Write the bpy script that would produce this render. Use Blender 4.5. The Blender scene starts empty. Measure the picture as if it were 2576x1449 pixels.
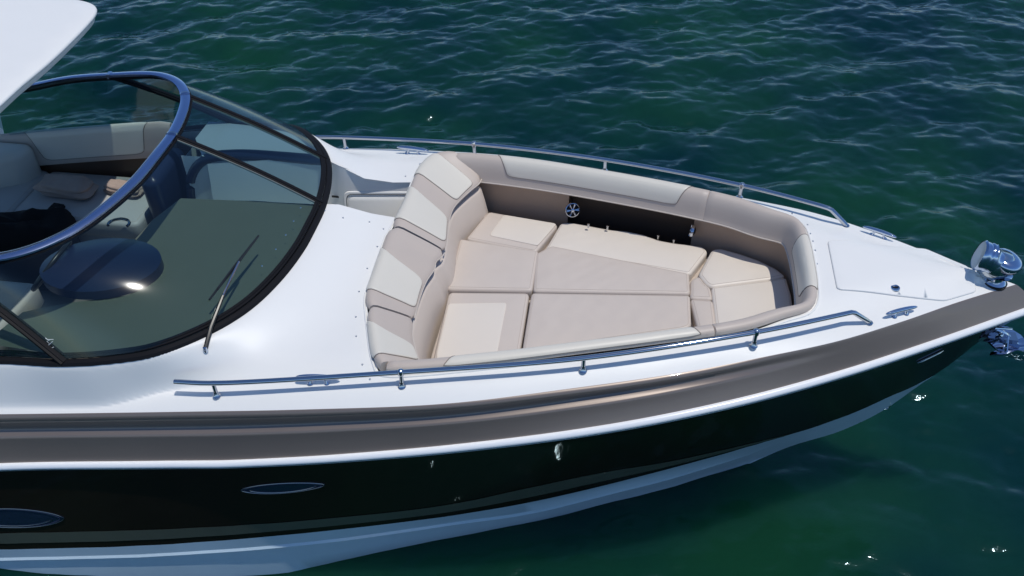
import bpy, bmesh, math, random
import numpy as np
from mathutils import Vector, Matrix
from mathutils.geometry import delaunay_2d_cdt
random.seed(7); RNG = np.random.default_rng(11)
C = bpy.context.scene.collection
SC = bpy.context.scene

# ------------------------------------------------------------------ camera
CAM = np.array([2.00399, -4.11171, 3.48735]); YAW, PIT, ROLL, FPX = -0.145464, 0.718368, -0.010091, 2224.1
_d = np.array([math.sin(YAW)*math.cos(PIT), math.cos(YAW)*math.cos(PIT), -math.sin(PIT)])
_r = np.array([math.cos(YAW), -math.sin(YAW), 0.0]); _u = np.cross(_r, _d)
R_ = _r*math.cos(ROLL)+_u*math.sin(ROLL); U_ = -_r*math.sin(ROLL)+_u*math.cos(ROLL)
cd = bpy.data.cameras.new('camera'); cam = bpy.data.objects.new('camera', cd); C.objects.link(cam)
M4 = Matrix.Identity(4)
for i in range(3):
    M4[i][0] = R_[i]; M4[i][1] = U_[i]; M4[i][2] = -_d[i]; M4[i][3] = CAM[i]
cam.matrix_world = M4
cd.sensor_width = 36; cd.lens = 36*FPX/2576; cd.clip_start = .05; cd.clip_end = 3000
SC.camera = cam
# ------------------------------------------------------------------ sky and sun
SUN = Vector((0.25, -0.07, 0.965)).normalized()
W = bpy.data.worlds.new('World'); SC.world = W; W.use_nodes = True
nt = W.node_tree; bg = nt.nodes['Background']
sky = nt.nodes.new('ShaderNodeTexSky'); sky.sky_type = 'NISHITA'; sky.sun_disc = False
sky.sun_elevation = math.asin(SUN.z); sky.sun_rotation = math.atan2(SUN.x, SUN.y)
sky.air_density = .65; sky.dust_density = .15; sky.ozone_density = 3.0
hs_ = nt.nodes.new('ShaderNodeHueSaturation'); hs_.inputs['Saturation'].default_value = 1.1
nt.links.new(sky.outputs[0], hs_.inputs['Color']); nt.links.new(hs_.outputs[0], bg.inputs[0]); bg.inputs[1].default_value = .145
sd = bpy.data.lights.new('sun', 'SUN'); sd.energy = 2.6; sd.angle = math.radians(.53); sd.color = (1, .965, .89)
so = bpy.data.objects.new('sun', sd); C.objects.link(so); so.rotation_euler = SUN.to_track_quat('Z', 'Y').to_euler(); so.location = (0, 0, 20)
SC.view_settings.view_transform = 'Standard'; SC.view_settings.look = 'None'
SC.view_settings.exposure = 0; SC.view_settings.gamma = 1
SC.render.engine = 'CYCLES'
SC.cycles.use_denoising = True
SC.cycles.max_bounces = 12; SC.cycles.transparent_max_bounces = 16; SC.cycles.glossy_bounces = 6
SC.cycles.caustics_reflective = True; SC.cycles.blur_glossy = 0.2; SC.cycles.sample_clamp_indirect = 6

WATER_Z = -1.62
# ------------------------------------------------------------------ helpers
def at(px, py, z=None, y=None, x=None):
    """a point of the place, measured off the survey picture, on a known plane"""
    v = _d + R_*(px-1288)/FPX + U_*(724.5-py)/FPX
    v = _d*1.0 + R_*((px-1288)/FPX) + U_*((724.5-py)/FPX)
    if z is not None: t = (z-CAM[2])/v[2]
    elif y is not None: t = (y-CAM[1])/v[1]
    else: t = (x-CAM[0])/v[0]
    return CAM+t*v
def on(px, py, zf, z0=0.0):
    z = z0
    for _ in range(12):
        p = at(px, py, z=z); z = zf(p[0], p[1])
    return np.array([p[0], p[1], z])
def ss(a, b, x):
    t = np.clip((x-a)/(b-a), 0, 1); return t*t*(3-2*t)
class Spl:
    """monotone-ish cubic through sorted (x,y)"""
    def __init__(s, pts):
        pts = sorted(pts); s.x = np.array([p[0] for p in pts], float); s.y = np.array([p[1] for p in pts], float)
        h = np.diff(s.x); dl = np.diff(s.y)/h; m = np.zeros(len(s.x))
        m[1:-1] = (dl[:-1]*h[1:]+dl[1:]*h[:-1])/(h[1:]+h[:-1]); m[0] = dl[0]; m[-1] = dl[-1]; s.m = m
    def __call__(s, x):
        x = np.asarray(x, float); i = np.clip(np.searchsorted(s.x, x)-1, 0, len(s.x)-2)
        h = s.x[i+1]-s.x[i]; t = np.clip((x-s.x[i])/h, 0, 1)
        return ((2*t**3-3*t**2+1)*s.y[i]+(t**3-2*t**2+t)*h*s.m[i]+(-2*t**3+3*t**2)*s.y[i+1]+(t**3-t**2)*h*s.m[i+1])
def catmull(P, n=8, closed=False):
    P = [np.array(p, float) for p in P]; N = len(P); out = []
    for i in range(N if closed else N-1):
        if closed: p0, p1, p2, p3 = P[i-1], P[i], P[(i+1) % N], P[(i+2) % N]
        else: p0, p1, p2, p3 = P[max(i-1, 0)], P[i], P[i+1], P[min(i+2, N-1)]
        a = max(np.linalg.norm(p1-p0), 1e-6)**.5; b = max(np.linalg.norm(p2-p1), 1e-6)**.5; c = max(np.linalg.norm(p3-p2), 1e-6)**.5
        m1 = (p2-p1)-(p2-p0)*0 if a < 1e-2 else b*((p1-p0)/a-(p2-p0)/(a+b)+(p2-p1)/b)
        m2 = (p2-p1) if c < 1e-2 else b*((p2-p1)/b-(p3-p1)/(b+c)+(p3-p2)/c)
        for k in range(n):
            t = k/n
            out.append((2*t**3-3*t**2+1)*p1+(t**3-2*t**2+t)*m1+(-2*t**3+3*t**2)*p2+(t**3-t**2)*m2)
    if not closed: out.append(P[-1])
    return np.array(out)
def resamp(P, step=None, n=None, closed=False):
    P = np.array(P, float)
    if closed: P = np.vstack([P, P[:1]])
    L = np.concatenate([[0], np.cumsum(np.linalg.norm(np.diff(P, axis=0), axis=1))])
    if n is None: n = max(3, int(round(L[-1]/step))+1)
    s = np.linspace(0, L[-1], n); out = np.stack([np.interp(s, L, P[:, k]) for k in range(P.shape[1])], 1)
    return out[:-1] if closed else out
def roundpoly(P, r, n=5):
    P = [np.array(p[:2], float) for p in P]; out = []; N = len(P)
    for i in range(N):
        p = P[i]; a = P[i-1]-p; b = P[(i+1) % N]-p; la, lb = np.linalg.norm(a), np.linalg.norm(b)
        rr = min(r, la*.45, lb*.45); A = p+a/la*rr; B = p+b/lb*rr
        for k in range(n+1):
            t = k/n; out.append((1-t)**2*A+2*t*(1-t)*p+t*t*B)
    return np.array(out)
def inpoly(x, y, P):
    c = np.zeros(np.shape(x), bool); P = np.asarray(P); j = len(P)-1
    for i in range(len(P)):
        xi, yi, xj, yj = P[i][0], P[i][1], P[j][0], P[j][1]
        m = ((yi > y) != (yj > y))
        with np.errstate(divide='ignore', invalid='ignore'):
            c ^= m & (x < (xj-xi)*(y-yi)/(yj-yi+1e-30)+xi)
        j = i
    return c
def distpoly(x, y, P, closed=True):
    P = np.asarray(P); x = np.asarray(x, float); y = np.asarray(y, float); d = np.full(x.shape, 1e9)
    for i in range(len(P) if closed else len(P)-1):
        a = P[i]; b = P[(i+1) % len(P)]; e = b[:2]-a[:2]; L = e@e+1e-12
        t = np.clip(((x-a[0])*e[0]+(y-a[1])*e[1])/L, 0, 1)
        d = np.minimum(d, np.hypot(x-a[0]-t*e[0], y-a[1]-t*e[1]))
    return d
def mesh(name, V, F, mat, parent=None, smooth=True, mats=None, fm=None, sharp=None):
    me = bpy.data.meshes.new(name); me.from_pydata([tuple(map(float, v)) for v in V], [], [tuple(map(int, f)) for f in F])
    for m in (mats or [mat]): me.materials.append(m)
    if fm is not None: me.polygons.foreach_set('material_index', list(map(int, fm)))
    me.validate(); me.update()
    if smooth:
        me.polygons.foreach_set('use_smooth', [True]*len(me.polygons))
        if sharp:
            me.set_sharp_from_angle(angle=math.radians(sharp))
    o = bpy.data.objects.new(name, me); C.objects.link(o)
    if parent is not None: o.parent = parent
    return o
class MB:
    def __init__(s): s.V = []; s.F = []
    def add(s, V, F):
        n = len(s.V); s.V += [tuple(map(float, v)) for v in V]; s.F += [tuple(int(i)+n for i in f) for f in F]; return s
    def grid(s, G, cu=False, cv=False, flip=False):
        G = np.asarray(G, float); a, b = G.shape[:2]; F = []
        for i in range(a if cu else a-1):
            for j in range(b if cv else b-1):
                q = (i*b+j, ((i+1) % a)*b+j, ((i+1) % a)*b+(j+1) % b, i*b+(j+1) % b)
                F.append(q[::-1] if flip else q)
        return s.add(G.reshape(-1, 3), F)
    def tube(s, P, r, n=10, caps=True, closed=False, up=(0, 0, 1)):
        P = np.asarray(P, float); N = len(P); T = np.gradient(P, axis=0)
        if closed: T = np.roll(P, -1, 0)-np.roll(P, 1, 0)
        T /= np.linalg.norm(T, axis=1)[:, None]+1e-12; G = []
        up = np.array(up, float)
        rr = np.full(N, r) if np.isscalar(r) else np.array(r)
        for i in range(N):
            u0 = up if abs(T[i]@up) < .95 else np.array([1., 0, 0])
            a = np.cross(T[i], u0); a /= np.linalg.norm(a); b = np.cross(a, T[i])
            G.append([P[i]+rr[i]*(math.cos(k*2*math.pi/n)*a+math.sin(k*2*math.pi/n)*b) for k in range(n)])
        n0 = len(s.V); s.grid(G, cu=closed, cv=True)
        if caps and not closed:
            s.F.append(tuple(n0+k for k in range(n))); s.F.append(tuple(n0+(N-1)*n+n-1-k for k in range(n)))
        return s
    def sweep(s, P, sec, closed=False, caps=True, up=(0, 0, 1), side=None):
        """sec: list of (a,b): a along side dir (right of travel), b along up"""
        P = np.asarray(P, float); N = len(P); T = np.gradient(P, axis=0)
        if closed: T = np.roll(P, -1, 0)-np.roll(P, 1, 0)
        T /= np.linalg.norm(T, axis=1)[:, None]+1e-12; G = []; n = len(sec)
        for i in range(N):
            u0 = np.array(up[i] if np.ndim(up) == 2 else up, float)
            a = np.cross(T[i], u0); a /= np.linalg.norm(a); b = np.cross(a, T[i])
            G.append([P[i]+q[0]*a+q[1]*b for q in sec])
        n0 = len(s.V); s.grid(G, cu=closed, cv=True)
        if caps and not closed:
            s.F.append(tuple(n0+k for k in range(n))); s.F.append(tuple(n0+(N-1)*n+n-1-k for k in range(n)))
        return s
    def lathe(s, prof, n=20, o=(0, 0, 0), ax=(0, 0, 1)):
        ax = Vector(ax).normalized(); q = Vector((0, 0, 1)).rotation_difference(ax); G = []
        for (r, z) in prof:
            G.append([tuple(q@Vector((r*math.cos(k*2*math.pi/n), r*math.sin(k*2*math.pi/n), z))+Vector(o)) for k in range(n)])
        return s.grid(G, cv=True, flip=False)
    def box(s, c, sz, ang=0, bev=0):
        sx, sy, sz_ = [q/2 for q in sz]; V = []
        for dz in (-sz_, sz_):
            for dx, dy in ((-sx, -sy), (sx, -sy), (sx, sy), (-sx, sy)):
                V.append((c[0]+dx*math.cos(ang)-dy*math.sin(ang), c[1]+dx*math.sin(ang)+dy*math.cos(ang), c[2]+dz))
        return s.add(V, [(3, 2, 1, 0), (4, 5, 6, 7), (0, 1, 5, 4), (1, 2, 6, 5), (2, 3, 7, 6), (3, 0, 4, 7)])
    def build(s, name, mat, parent=None, smooth=True, sharp=40):
        me = bpy.data.meshes.new(name); me.from_pydata(s.V, [], s.F); me.materials.append(mat)
        bm = bmesh.new(); bm.from_mesh(me); bmesh.ops.remove_doubles(bm, verts=bm.verts, dist=1e-6)
        bmesh.ops.recalc_face_normals(bm, faces=bm.faces); bm.to_mesh(me); bm.free()
        if smooth:
            me.polygons.foreach_set('use_smooth', [True]*len(me.polygons)); me.set_sharp_from_angle(angle=math.radians(sharp))
        o = bpy.data.objects.new(name, me); C.objects.link(o)
        if parent is not None: o.parent = parent
        return o
def sheet(outer, holes, zf, step, extra=None, mask=None):
    """triangulated height-field over a plan region with holes -> V,F"""
    outer = np.asarray(outer)[:, :2]; pts = []; edges = []; n = 0
    for P in [outer]+[np.asarray(h)[:, :2] for h in holes]:
        k = len(P); pts += [tuple(p) for p in P]; edges += [(n+i, n+(i+1) % k) for i in range(k)]; n += k
    mn, mx = outer.min(0), outer.max(0)
    X, Y = np.meshgrid(np.arange(mn[0], mx[0], step), np.arange(mn[1], mx[1], step*.9)); X = X+(np.arange(X.shape[0]) % 2)[:, None]*step*.5
    X, Y = X.ravel(), Y.ravel(); k = inpoly(X, Y, outer) & (distpoly(X, Y, outer) > step*.45)
    for h in holes: k &= ~inpoly(X, Y, h) & (distpoly(X, Y, h) > step*.45)
    if mask is not None: k &= ~mask(X, Y)
    pts += list(zip(X[k], Y[k]))
    if extra is not None: pts += [tuple(p) for p in extra]
    V, _, F, *_ = delaunay_2d_cdt([Vector((float(p[0]), float(p[1]))) for p in pts], edges, [], 0, 1e-6)
    V = np.array([(v.x, v.y) for v in V]); F = [tuple(f) for f in F]
    cx = np.array([V[list(f)].mean(0) for f in F]); keep = inpoly(cx[:, 0], cx[:, 1], outer)
    for h in holes: keep &= ~inpoly(cx[:, 0], cx[:, 1], h)
    F = [f for f, kk in zip(F, keep) if kk]
    Z = zf(V[:, 0], V[:, 1])
    return np.column_stack([V, Z]), F
def inset(P, d):
    P = np.asarray(P, float); a = P-np.roll(P, 1, 0); b = np.roll(P, -1, 0)-P
    a /= np.linalg.norm(a, axis=1)[:, None]+1e-9; b /= np.linalg.norm(b, axis=1)[:, None]+1e-9
    t = a+b; t /= np.linalg.norm(t, axis=1)[:, None]+1e-9
    nrm = np.column_stack([-t[:, 1], t[:, 0]])
    area = .5*np.sum(P[:, 0]*np.roll(P[:, 1], -1)-np.roll(P[:, 0], -1)*P[:, 1])
    return P+nrm*d*(1 if area > 0 else -1)
def wob(x, y, s, seed):
    r = np.random.default_rng(seed); v = 0
    for k in range(7):
        a = r.uniform(0, 6.28); f = s*r.uniform(.5, 2.2); v = v+np.sin((x*math.cos(a)+y*math.sin(a))*f+r.uniform(0, 6.28))
    return v/7
def cushion(name, poly, zf, h, mat, parent, r=.02, rc=.03, puff=.006, seed=1, step=.025, wr=.0015):
    P = resamp(roundpoly(poly, rc), step=.018, closed=True)
    if .5*np.sum(P[:, 0]*np.roll(P[:, 1], -1)-np.roll(P[:, 0], -1)*P[:, 1]) < 0: P = P[::-1]
    P = inset(P, -.003); full = P
    def top(x, y):
        d = distpoly(x, y, full)
        return zf(x, y)+puff*ss(0, .12, d)+wr*wob(x, y, 38, seed)*ss(0, .05, d)
    loops = []
    for (dd, dz) in ((.006, -h), (0, -h+.01), (0, -r), (r*.08, -r*.62), (r*.3, -r*.3), (r*.62, -r*.08)):
        q = inset(P, dd); loops.append(np.column_stack([q, zf(q[:, 0], q[:, 1])+dz]))
    q = inset(P, r); V2, F2 = sheet(q, [], top, step)
    n = len(P); V = np.vstack(loops+[V2]); F = []
    for k in range(len(loops)-1):
        for i in range(n): j = (i+1) % n; F.append((k*n+i, k*n+j, (k+1)*n+j, (k+1)*n+i))
    o2 = len(loops)*n
    kd = {}
    # the first n vertices of the sheet are its outline in order
    for i in range(n): j = (i+1) % n; F.append(((len(loops)-1)*n+i, (len(loops)-1)*n+j, o2+j, o2+i))
    F += [tuple(o2+a for a in f) for f in F2]
    F.append(tuple(range(n))[::-1])
    mb = MB(); mb.V = [tuple(v) for v in V]; mb.F = F
    o = mb.build(name, mat, parent, sharp=60)
    if name in ('seat_cushion', 'filler_cushion', 'seat_bolster', 'helm_seat', 'lounge_cushion'):
        q = inset(P, r*.95); sm = MB(); sm.tube(np.column_stack([q, top(q[:, 0], q[:, 1])-.0002]), .0014, 5, closed=True); sm.build('seam', m_stitch, o)
    return o
def empty(name, loc=(0, 0, 0)):
    o = bpy.data.objects.new(name, None); o.location = loc; o.empty_display_size = .2; C.objects.link(o); return o
def tag(o, label=None, cat=None, group=None, kind=None):
    for k, v in (('label', label), ('category', cat), ('group', group), ('kind', kind)):
        if v: o[k] = v
    return o
def copyob(o, parent, M):
    c = o.copy(); C.objects.link(c); c.parent = parent; c.matrix_local = M; return c

# ------------------------------------------------------------------ materials
def principled(name, col, rough=.5, metal=0, coat=0, spec=.5, ior=1.5, bump=0, bscale=200, var=0, vscale=3, tr=0, bdist=.001, rvar=0):
    m = bpy.data.materials.new(name); m.use_nodes = True; t = m.node_tree; b = t.nodes['Principled BSDF']
    b.inputs['Base Color'].default_value = (*col, 1); b.inputs['Roughness'].default_value = rough; b.inputs['Metallic'].default_value = metal
    b.inputs['Coat Weight'].default_value = coat; b.inputs['Coat Roughness'].default_value = .04; b.inputs['IOR'].default_value = ior
    b.inputs['Specular IOR Level'].default_value = spec; b.inputs['Transmission Weight'].default_value = tr
    tc = t.nodes.new('ShaderNodeTexCoord')
    if bump:
        n = t.nodes.new('ShaderNodeTexNoise'); n.inputs['Scale'].default_value = bscale; n.inputs['Detail'].default_value = 4
        bp = t.nodes.new('ShaderNodeBump'); bp.inputs['Strength'].default_value = bump; bp.inputs['Distance'].default_value = bdist
        t.links.new(tc.outputs['Object'], n.inputs['Vector']); t.links.new(n.outputs['Fac'], bp.inputs['Height']); t.links.new(bp.outputs['Normal'], b.inputs['Normal'])
    if var:
        n = t.nodes.new('ShaderNodeTexNoise'); n.inputs['Scale'].default_value = vscale; n.inputs['Detail'].default_value = 8; n.inputs['Roughness'].default_value = .65
        mx = t.nodes.new('ShaderNodeMix'); mx.data_type = 'RGBA'; mx.inputs['A'].default_value = (*[c*(1-var) for c in col], 1); mx.inputs['B'].default_value = (*[min(1, c*(1+var)) for c in col], 1)
        t.links.new(tc.outputs['Object'], n.inputs['Vector']); t.links.new(n.outputs['Fac'], mx.inputs['Factor']); t.links.new(mx.outputs['Result'], b.inputs['Base Color'])
        if rvar:
            mr = t.nodes.new('ShaderNodeMapRange'); mr.inputs['To Min'].default_value = rough-rvar; mr.inputs['To Max'].default_value = rough+rvar
            t.links.new(n.outputs['Fac'], mr.inputs['Value']); t.links.new(mr.outputs['Result'], b.inputs['Roughness'])
    return m
m_white = principled('white_gelcoat', (.80, .79, .76), .42, spec=.35, var=.015, vscale=5, rvar=.05)
m_band = principled('taupe_metallic_paint', (.215, .175, .152), .40, metal=.35, coat=.25, var=.06, vscale=2.5)
m_black = principled('black_gelcoat', (.015, .0105, .007), .02, spec=.2, var=.4, vscale=2.0)
m_stripe = principled('boot_stripe_paint', (.085, .09, .068), .2, var=.15, vscale=6)
m_bottom = principled('shade_tinted_bottom', (.44, .55, .62), .12, coat=.3, var=.16, vscale=2.2)  # white hull with its blue shade and mottled water reflections put in the colour
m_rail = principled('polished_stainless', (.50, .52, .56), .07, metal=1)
m_chrome = principled('chrome', (.56, .61, .70), .04, metal=1)  # slight blue of reflected sky mixed into the base colour
m_steelins = principled('stainless_insert', (.45, .5, .55), .16, metal=1)
m_taupe = principled('taupe_vinyl', (.525, .45, .39), .48, bump=.25, bscale=420, var=.03, vscale=7)
m_taupe2 = principled('light_taupe_vinyl', (.60, .525, .465), .5, bump=.25, bscale=420, var=.035, vscale=6)
m_cream = principled('cream_vinyl', (.73, .66, .58), .45, bump=.2, bscale=420, var=.025, vscale=6)
m_panel = principled('stone_vinyl', (.68, .635, .55), .42, bump=.2, bscale=420, var=.025, vscale=6)
m_pipe = principled('seam_piping', (.20, .165, .145), .5)
m_pipel = principled('light_piping', (.60, .54, .48), .45)
m_brown = principled('brown_lining', (.42, .31, .23), .6, bump=.3, bscale=300, var=.06, vscale=9)
m_dark = principled('black_plastic', (.012, .012, .013), .35, bump=.1, bscale=300)
m_blackmat = principled('black_frame_rubber', (.010, .010, .012), .55, spec=.1, bump=.1, bscale=200, bdist=.0006)
m_alu = principled('sky_tinted_aluminium', (.40, .47, .66), .2, metal=1, bump=.1, bscale=120, bdist=.0004)  # plain rail metal; the blue of the reflected sky is put into its colour
m_greyw = principled('grey_gelcoat', (.46, .48, .50), .3, var=.02, vscale=5)
m_dash = principled('dash_vinyl', (.185, .165, .115), .5, bump=.3, bscale=300, var=.06, vscale=5)
m_navy = principled('dark_navy_trim', (.012, .022, .06), .35, bump=.1, bscale=200)
m_towel = principled('towel_cloth', (.40, .31, .26), .95, bump=.8, bscale=150, var=.12, vscale=14, bdist=.004)
m_bag = principled('black_cloth', (.006, .006, .007), .9, bump=.5, bscale=120, bdist=.003)
m_sole = principled('cockpit_sole', (.16, .145, .13), .7, var=.08, vscale=12)
m_wood = principled('brown_trim', (.12, .075, .05), .4, var=.15, vscale=10)
m_text = principled('etched_white', (.75, .78, .76), .6)
m_thread = principled('grey_thread', (.10, .10, .10), .7)
m_satin = principled('satin_chrome', (.42, .50, .64), .14, metal=1)  # searchlight chrome, reflected blue sky put into its colour
m_stitch = principled('stitched_seam', (.50, .43, .375), .6)
m_rimd = principled('dark_rim_metal', (.16, .18, .22), .2, metal=1)
m_recess = principled('dark_brown_lining', (.055, .038, .028), .6)
m_seal = principled('grey_seal', (.22, .23, .23), .6)
m_lens = principled('lens_glass', (.62, .66, .68), .12, coat=.6)
def m_glass_make():
    m = bpy.data.materials.new('tinted_glass'); m.use_nodes = True; t = m.node_tree; t.nodes.clear()
    out = t.nodes.new('ShaderNodeOutputMaterial'); tr = t.nodes.new('ShaderNodeBsdfTransparent'); tr.inputs[0].default_value = (.53, .69, .71, 1)
    gl = t.nodes.new('ShaderNodeBsdfGlossy'); gl.inputs['Roughness'].default_value = .02; gl.inputs[0].default_value = (.85, .95, 1, 1)
    fr = t.nodes.new('ShaderNodeFresnel'); fr.inputs[0].default_value = 1.5; mx = t.nodes.new('ShaderNodeMixShader')
    ma = t.nodes.new('ShaderNodeMath'); ma.operation = 'MULTIPLY_ADD'; ma.inputs[1].default_value = 1.0; ma.inputs[2].default_value = .0
    ge = t.nodes.new('ShaderNodeNewGeometry'); io = t.nodes.new('ShaderNodeMix'); io.inputs['A'].default_value = 1.5; io.inputs['B'].default_value = 1/1.5
    t.links.new(ge.outputs['Backfacing'], io.inputs['Factor']); t.links.new(io.outputs['Result'], fr.inputs[0])
    t.links.new(fr.outputs[0], ma.inputs[0]); t.links.new(ma.outputs[0], mx.inputs[0]); t.links.new(tr.outputs[0], mx.inputs[1]); g2 = t.nodes.new('ShaderNodeBsdfGlossy'); g2.inputs['Roughness'].default_value = .10; gm = t.nodes.new('ShaderNodeMixShader'); gm.inputs[0].default_value = .4; t.links.new(gl.outputs[0], gm.inputs[1]); t.links.new(g2.outputs[0], gm.inputs[2]); t.links.new(gm.outputs[0], mx.inputs[2]); t.links.new(mx.outputs[0], out.inputs[0])
    return m
m_glass = m_glass_make()
def m_water_make():
    m = bpy.data.materials.new('sea_water'); m.use_nodes = True; t = m.node_tree; b = t.nodes['Principled BSDF']; b.subsurface_method = 'BURLEY'
    b.inputs['Roughness'].default_value = .07; b.inputs['IOR'].default_value = 1.33; b.inputs['Specular Tint'].default_value = (.62, .86, 1, 1); b.inputs['Specular IOR Level'].default_value = .5; b.inputs['Subsurface Weight'].default_value = 1; b.inputs['Subsurface Radius'].default_value = (.5, 1.0, .8); b.inputs['Subsurface Scale'].default_value = .8  # blue specular tint stands in for bluer sky in the wave reflections
    tc = t.nodes.new('ShaderNodeTexCoord'); n = t.nodes.new('ShaderNodeTexNoise'); n.inputs['Scale'].default_value = .45; n.inputs['Detail'].default_value = 3
    t.links.new(tc.outputs['Object'], n.inputs['Vector'])
    cr = t.nodes.new('ShaderNodeValToRGB'); e = cr.color_ramp.elements; e[0].position = .35; e[1].position = .68
    e[0].color = (.0010, .019, .0225, 1); e[1].color = (.0052, .042, .022, 1)
    t.links.new(n.outputs['Fac'], cr.inputs[0]); t.links.new(cr.outputs[0], b.inputs['Base Color'])
    n2 = t.nodes.new('ShaderNodeTexNoise'); n2.inputs['Scale'].default_value = 9; n2.inputs['Detail'].default_value = 5; n2.inputs['Roughness'].default_value = .55
    mp = t.nodes.new('ShaderNodeMapping'); mp.inputs['Scale'].default_value = (.8, 1.5, 1); mp.inputs['Rotation'].default_value = (0, 0, .2)
    t.links.new(tc.outputs['Object'], mp.inputs['Vector']); t.links.new(mp.outputs['Vector'], n2.inputs['Vector'])
    bp = t.nodes.new('ShaderNodeBump'); bp.inputs['Strength'].default_value = .6; bp.inputs['Distance'].default_value = .0038
    n3 = t.nodes.new('ShaderNodeTexNoise'); n3.inputs['Scale'].default_value = 30; n3.inputs['Detail'].default_value = 3
    b3 = t.nodes.new('ShaderNodeBump'); b3.inputs['Strength'].default_value = .6; b3.inputs['Distance'].default_value = .0018
    t.links.new(mp.outputs['Vector'], n3.inputs['Vector']); t.links.new(n3.outputs['Fac'], b3.inputs['Height']); t.links.new(b3.outputs['Normal'], bp.inputs['Normal'])
    t.links.new(n2.outputs['Fac'], bp.inputs['Height']); t.links.new(bp.outputs['Normal'], b.inputs['Normal'])
    return m
m_water = m_water_make()

# ------------------------------------------------------------------ water
def build_water():
    N = 1024; L = 26.0
    k = 2*np.pi*np.fft.fftfreq(N, L/N); KX, KY = np.meshgrid(k, k); K = np.hypot(KX, KY); K[0, 0] = 1
    wd = np.array([.28, -.96]); wd /= np.linalg.norm(wd)
    cosw = (KX*wd[0]+KY*wd[1])/K
    lam = 2*np.pi/K
    S = np.exp(-(2*np.pi/1.25/K)**2*1.0)/K**4.0*(0.10+np.abs(cosw)**2.6)*np.exp(-(K*.012)**2)
    S[0, 0] = 0
    g = RNG.normal(size=(N, N))+1j*RNG.normal(size=(N, N))
    Hk = g*np.sqrt(S); h = np.fft.ifft2(Hk).real; sc = .0200/h.std()
    h *= sc; dx = np.fft.ifft2(-1j*KX/K*Hk).real*sc; dy = np.fft.ifft2(-1j*KY/K*Hk).real*sc
    xs = np.concatenate([np.linspace(-26, -8.6, 150, endpoint=False), np.linspace(-8.6, 9.4, 780, endpoint=False), np.linspace(9.4, 30, 170)]); ys = np.concatenate([np.linspace(-9, -3.4, 60, endpoint=False), np.linspace(-3.4, 4.0, 350, endpoint=False), np.linspace(4, 11.0, 250, endpoint=False), np.linspace(11, 34, 220)])
    X, Y = np.meshgrid(xs, ys)
    def samp(A):
        u = (X/L*N) % N; v = (Y/L*N) % N; i = u.astype(int); j = v.astype(int); fu = u-i; fv = v-j
        return (A[j, i]*(1-fu)*(1-fv)+A[j, (i+1) % N]*fu*(1-fv)+A[(j+1) % N, i]*(1-fu)*fv+A[(j+1) % N, (i+1) % N]*fu*fv)
    # the lee side of the boat lies calmer
    calm = 1-.40*ss(.6, -1.2, Y)*ss(-6, 0, X)
    edge = ss(0, 6, X-xs[0])*ss(0, 6, xs[-1]-X)*ss(0, 3, Y-ys[0])*ss(0, 8, ys[-1]-Y)
    A = calm*edge; ch = .5
    V = np.stack([X+samp(dx)*ch*A, Y+samp(dy)*ch*A, samp(h)*A], -1).reshape(-1, 3)
    a, b = X.shape; idx = np.arange(a*b).reshape(a, b)
    Q = np.stack([idx[:-1, :-1], idx[:-1, 1:], idx[1:, 1:], idx[1:, :-1]], -1).reshape(-1, 4)
    # far sheet: ring of quads to the horizon
    r = 1400.0; x0, x1, y0, y1 = xs[0], xs[-1], ys[0], ys[-1]; n0 = len(V)
    # rings reuse only corners of the near sheet lying flat at z=0
    xr = [-r, x0, x1, r]; yr = [-r, y0, y1, r]
    V2 = [(x, y, 0) for y in yr for x in xr]
    Q2 = [(n0+j*4+i, n0+j*4+i+1, n0+(j+1)*4+i+1, n0+(j+1)*4+i) for j in range(3) for i in range(3) if not (i == 1 and j == 1)]
    V = np.vstack([V, V2]); Q = np.vstack([Q, Q2])
    me = bpy.data.meshes.new('water'); me.vertices.add(len(V)); me.vertices.foreach_set('co', V.ravel().astype(np.float32))
    me.loops.add(Q.size); me.loops.foreach_set('vertex_index', Q.ravel().astype(np.int32)); me.polygons.add(len(Q))
    me.polygons.foreach_set('loop_start', np.arange(0, Q.size, 4, dtype=np.int32)); me.polygons.foreach_set('use_smooth', np.ones(len(Q), bool))
    me.update(calc_edges=True); me.materials.append(m_water)
    o = bpy.data.objects.new('water', me); o.location = (0, 0, WATER_Z); C.objects.link(o); tag(o, kind='structure')
build_water()

# ================================================================== THE BOAT
boat = empty('motorboat', (0, 0, WATER_Z)); BZ = -WATER_Z
tag(boat, 'white bowrider motorboat with taupe stripe, black hull side and cream bow lounge', 'boat')
ROOT = bpy.data.objects.new('x', None)
class _P: pass
def P_(o): return o
# all boat parts are modelled in world coordinates, then shifted under the Empty
PARTS = []
def fin(o, label=None, parent=None):
    """make o a part of the boat (or of one of its parts)"""
    o.parent = parent or boat
    if parent is None: o.matrix_parent_inverse = Matrix.Translation((0, 0, BZ))
    if label: o['label'] = label
    return o
XA = -3.6
def sz(x): x = np.asarray(x, float); return .105*x-.0126*x*x
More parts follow.
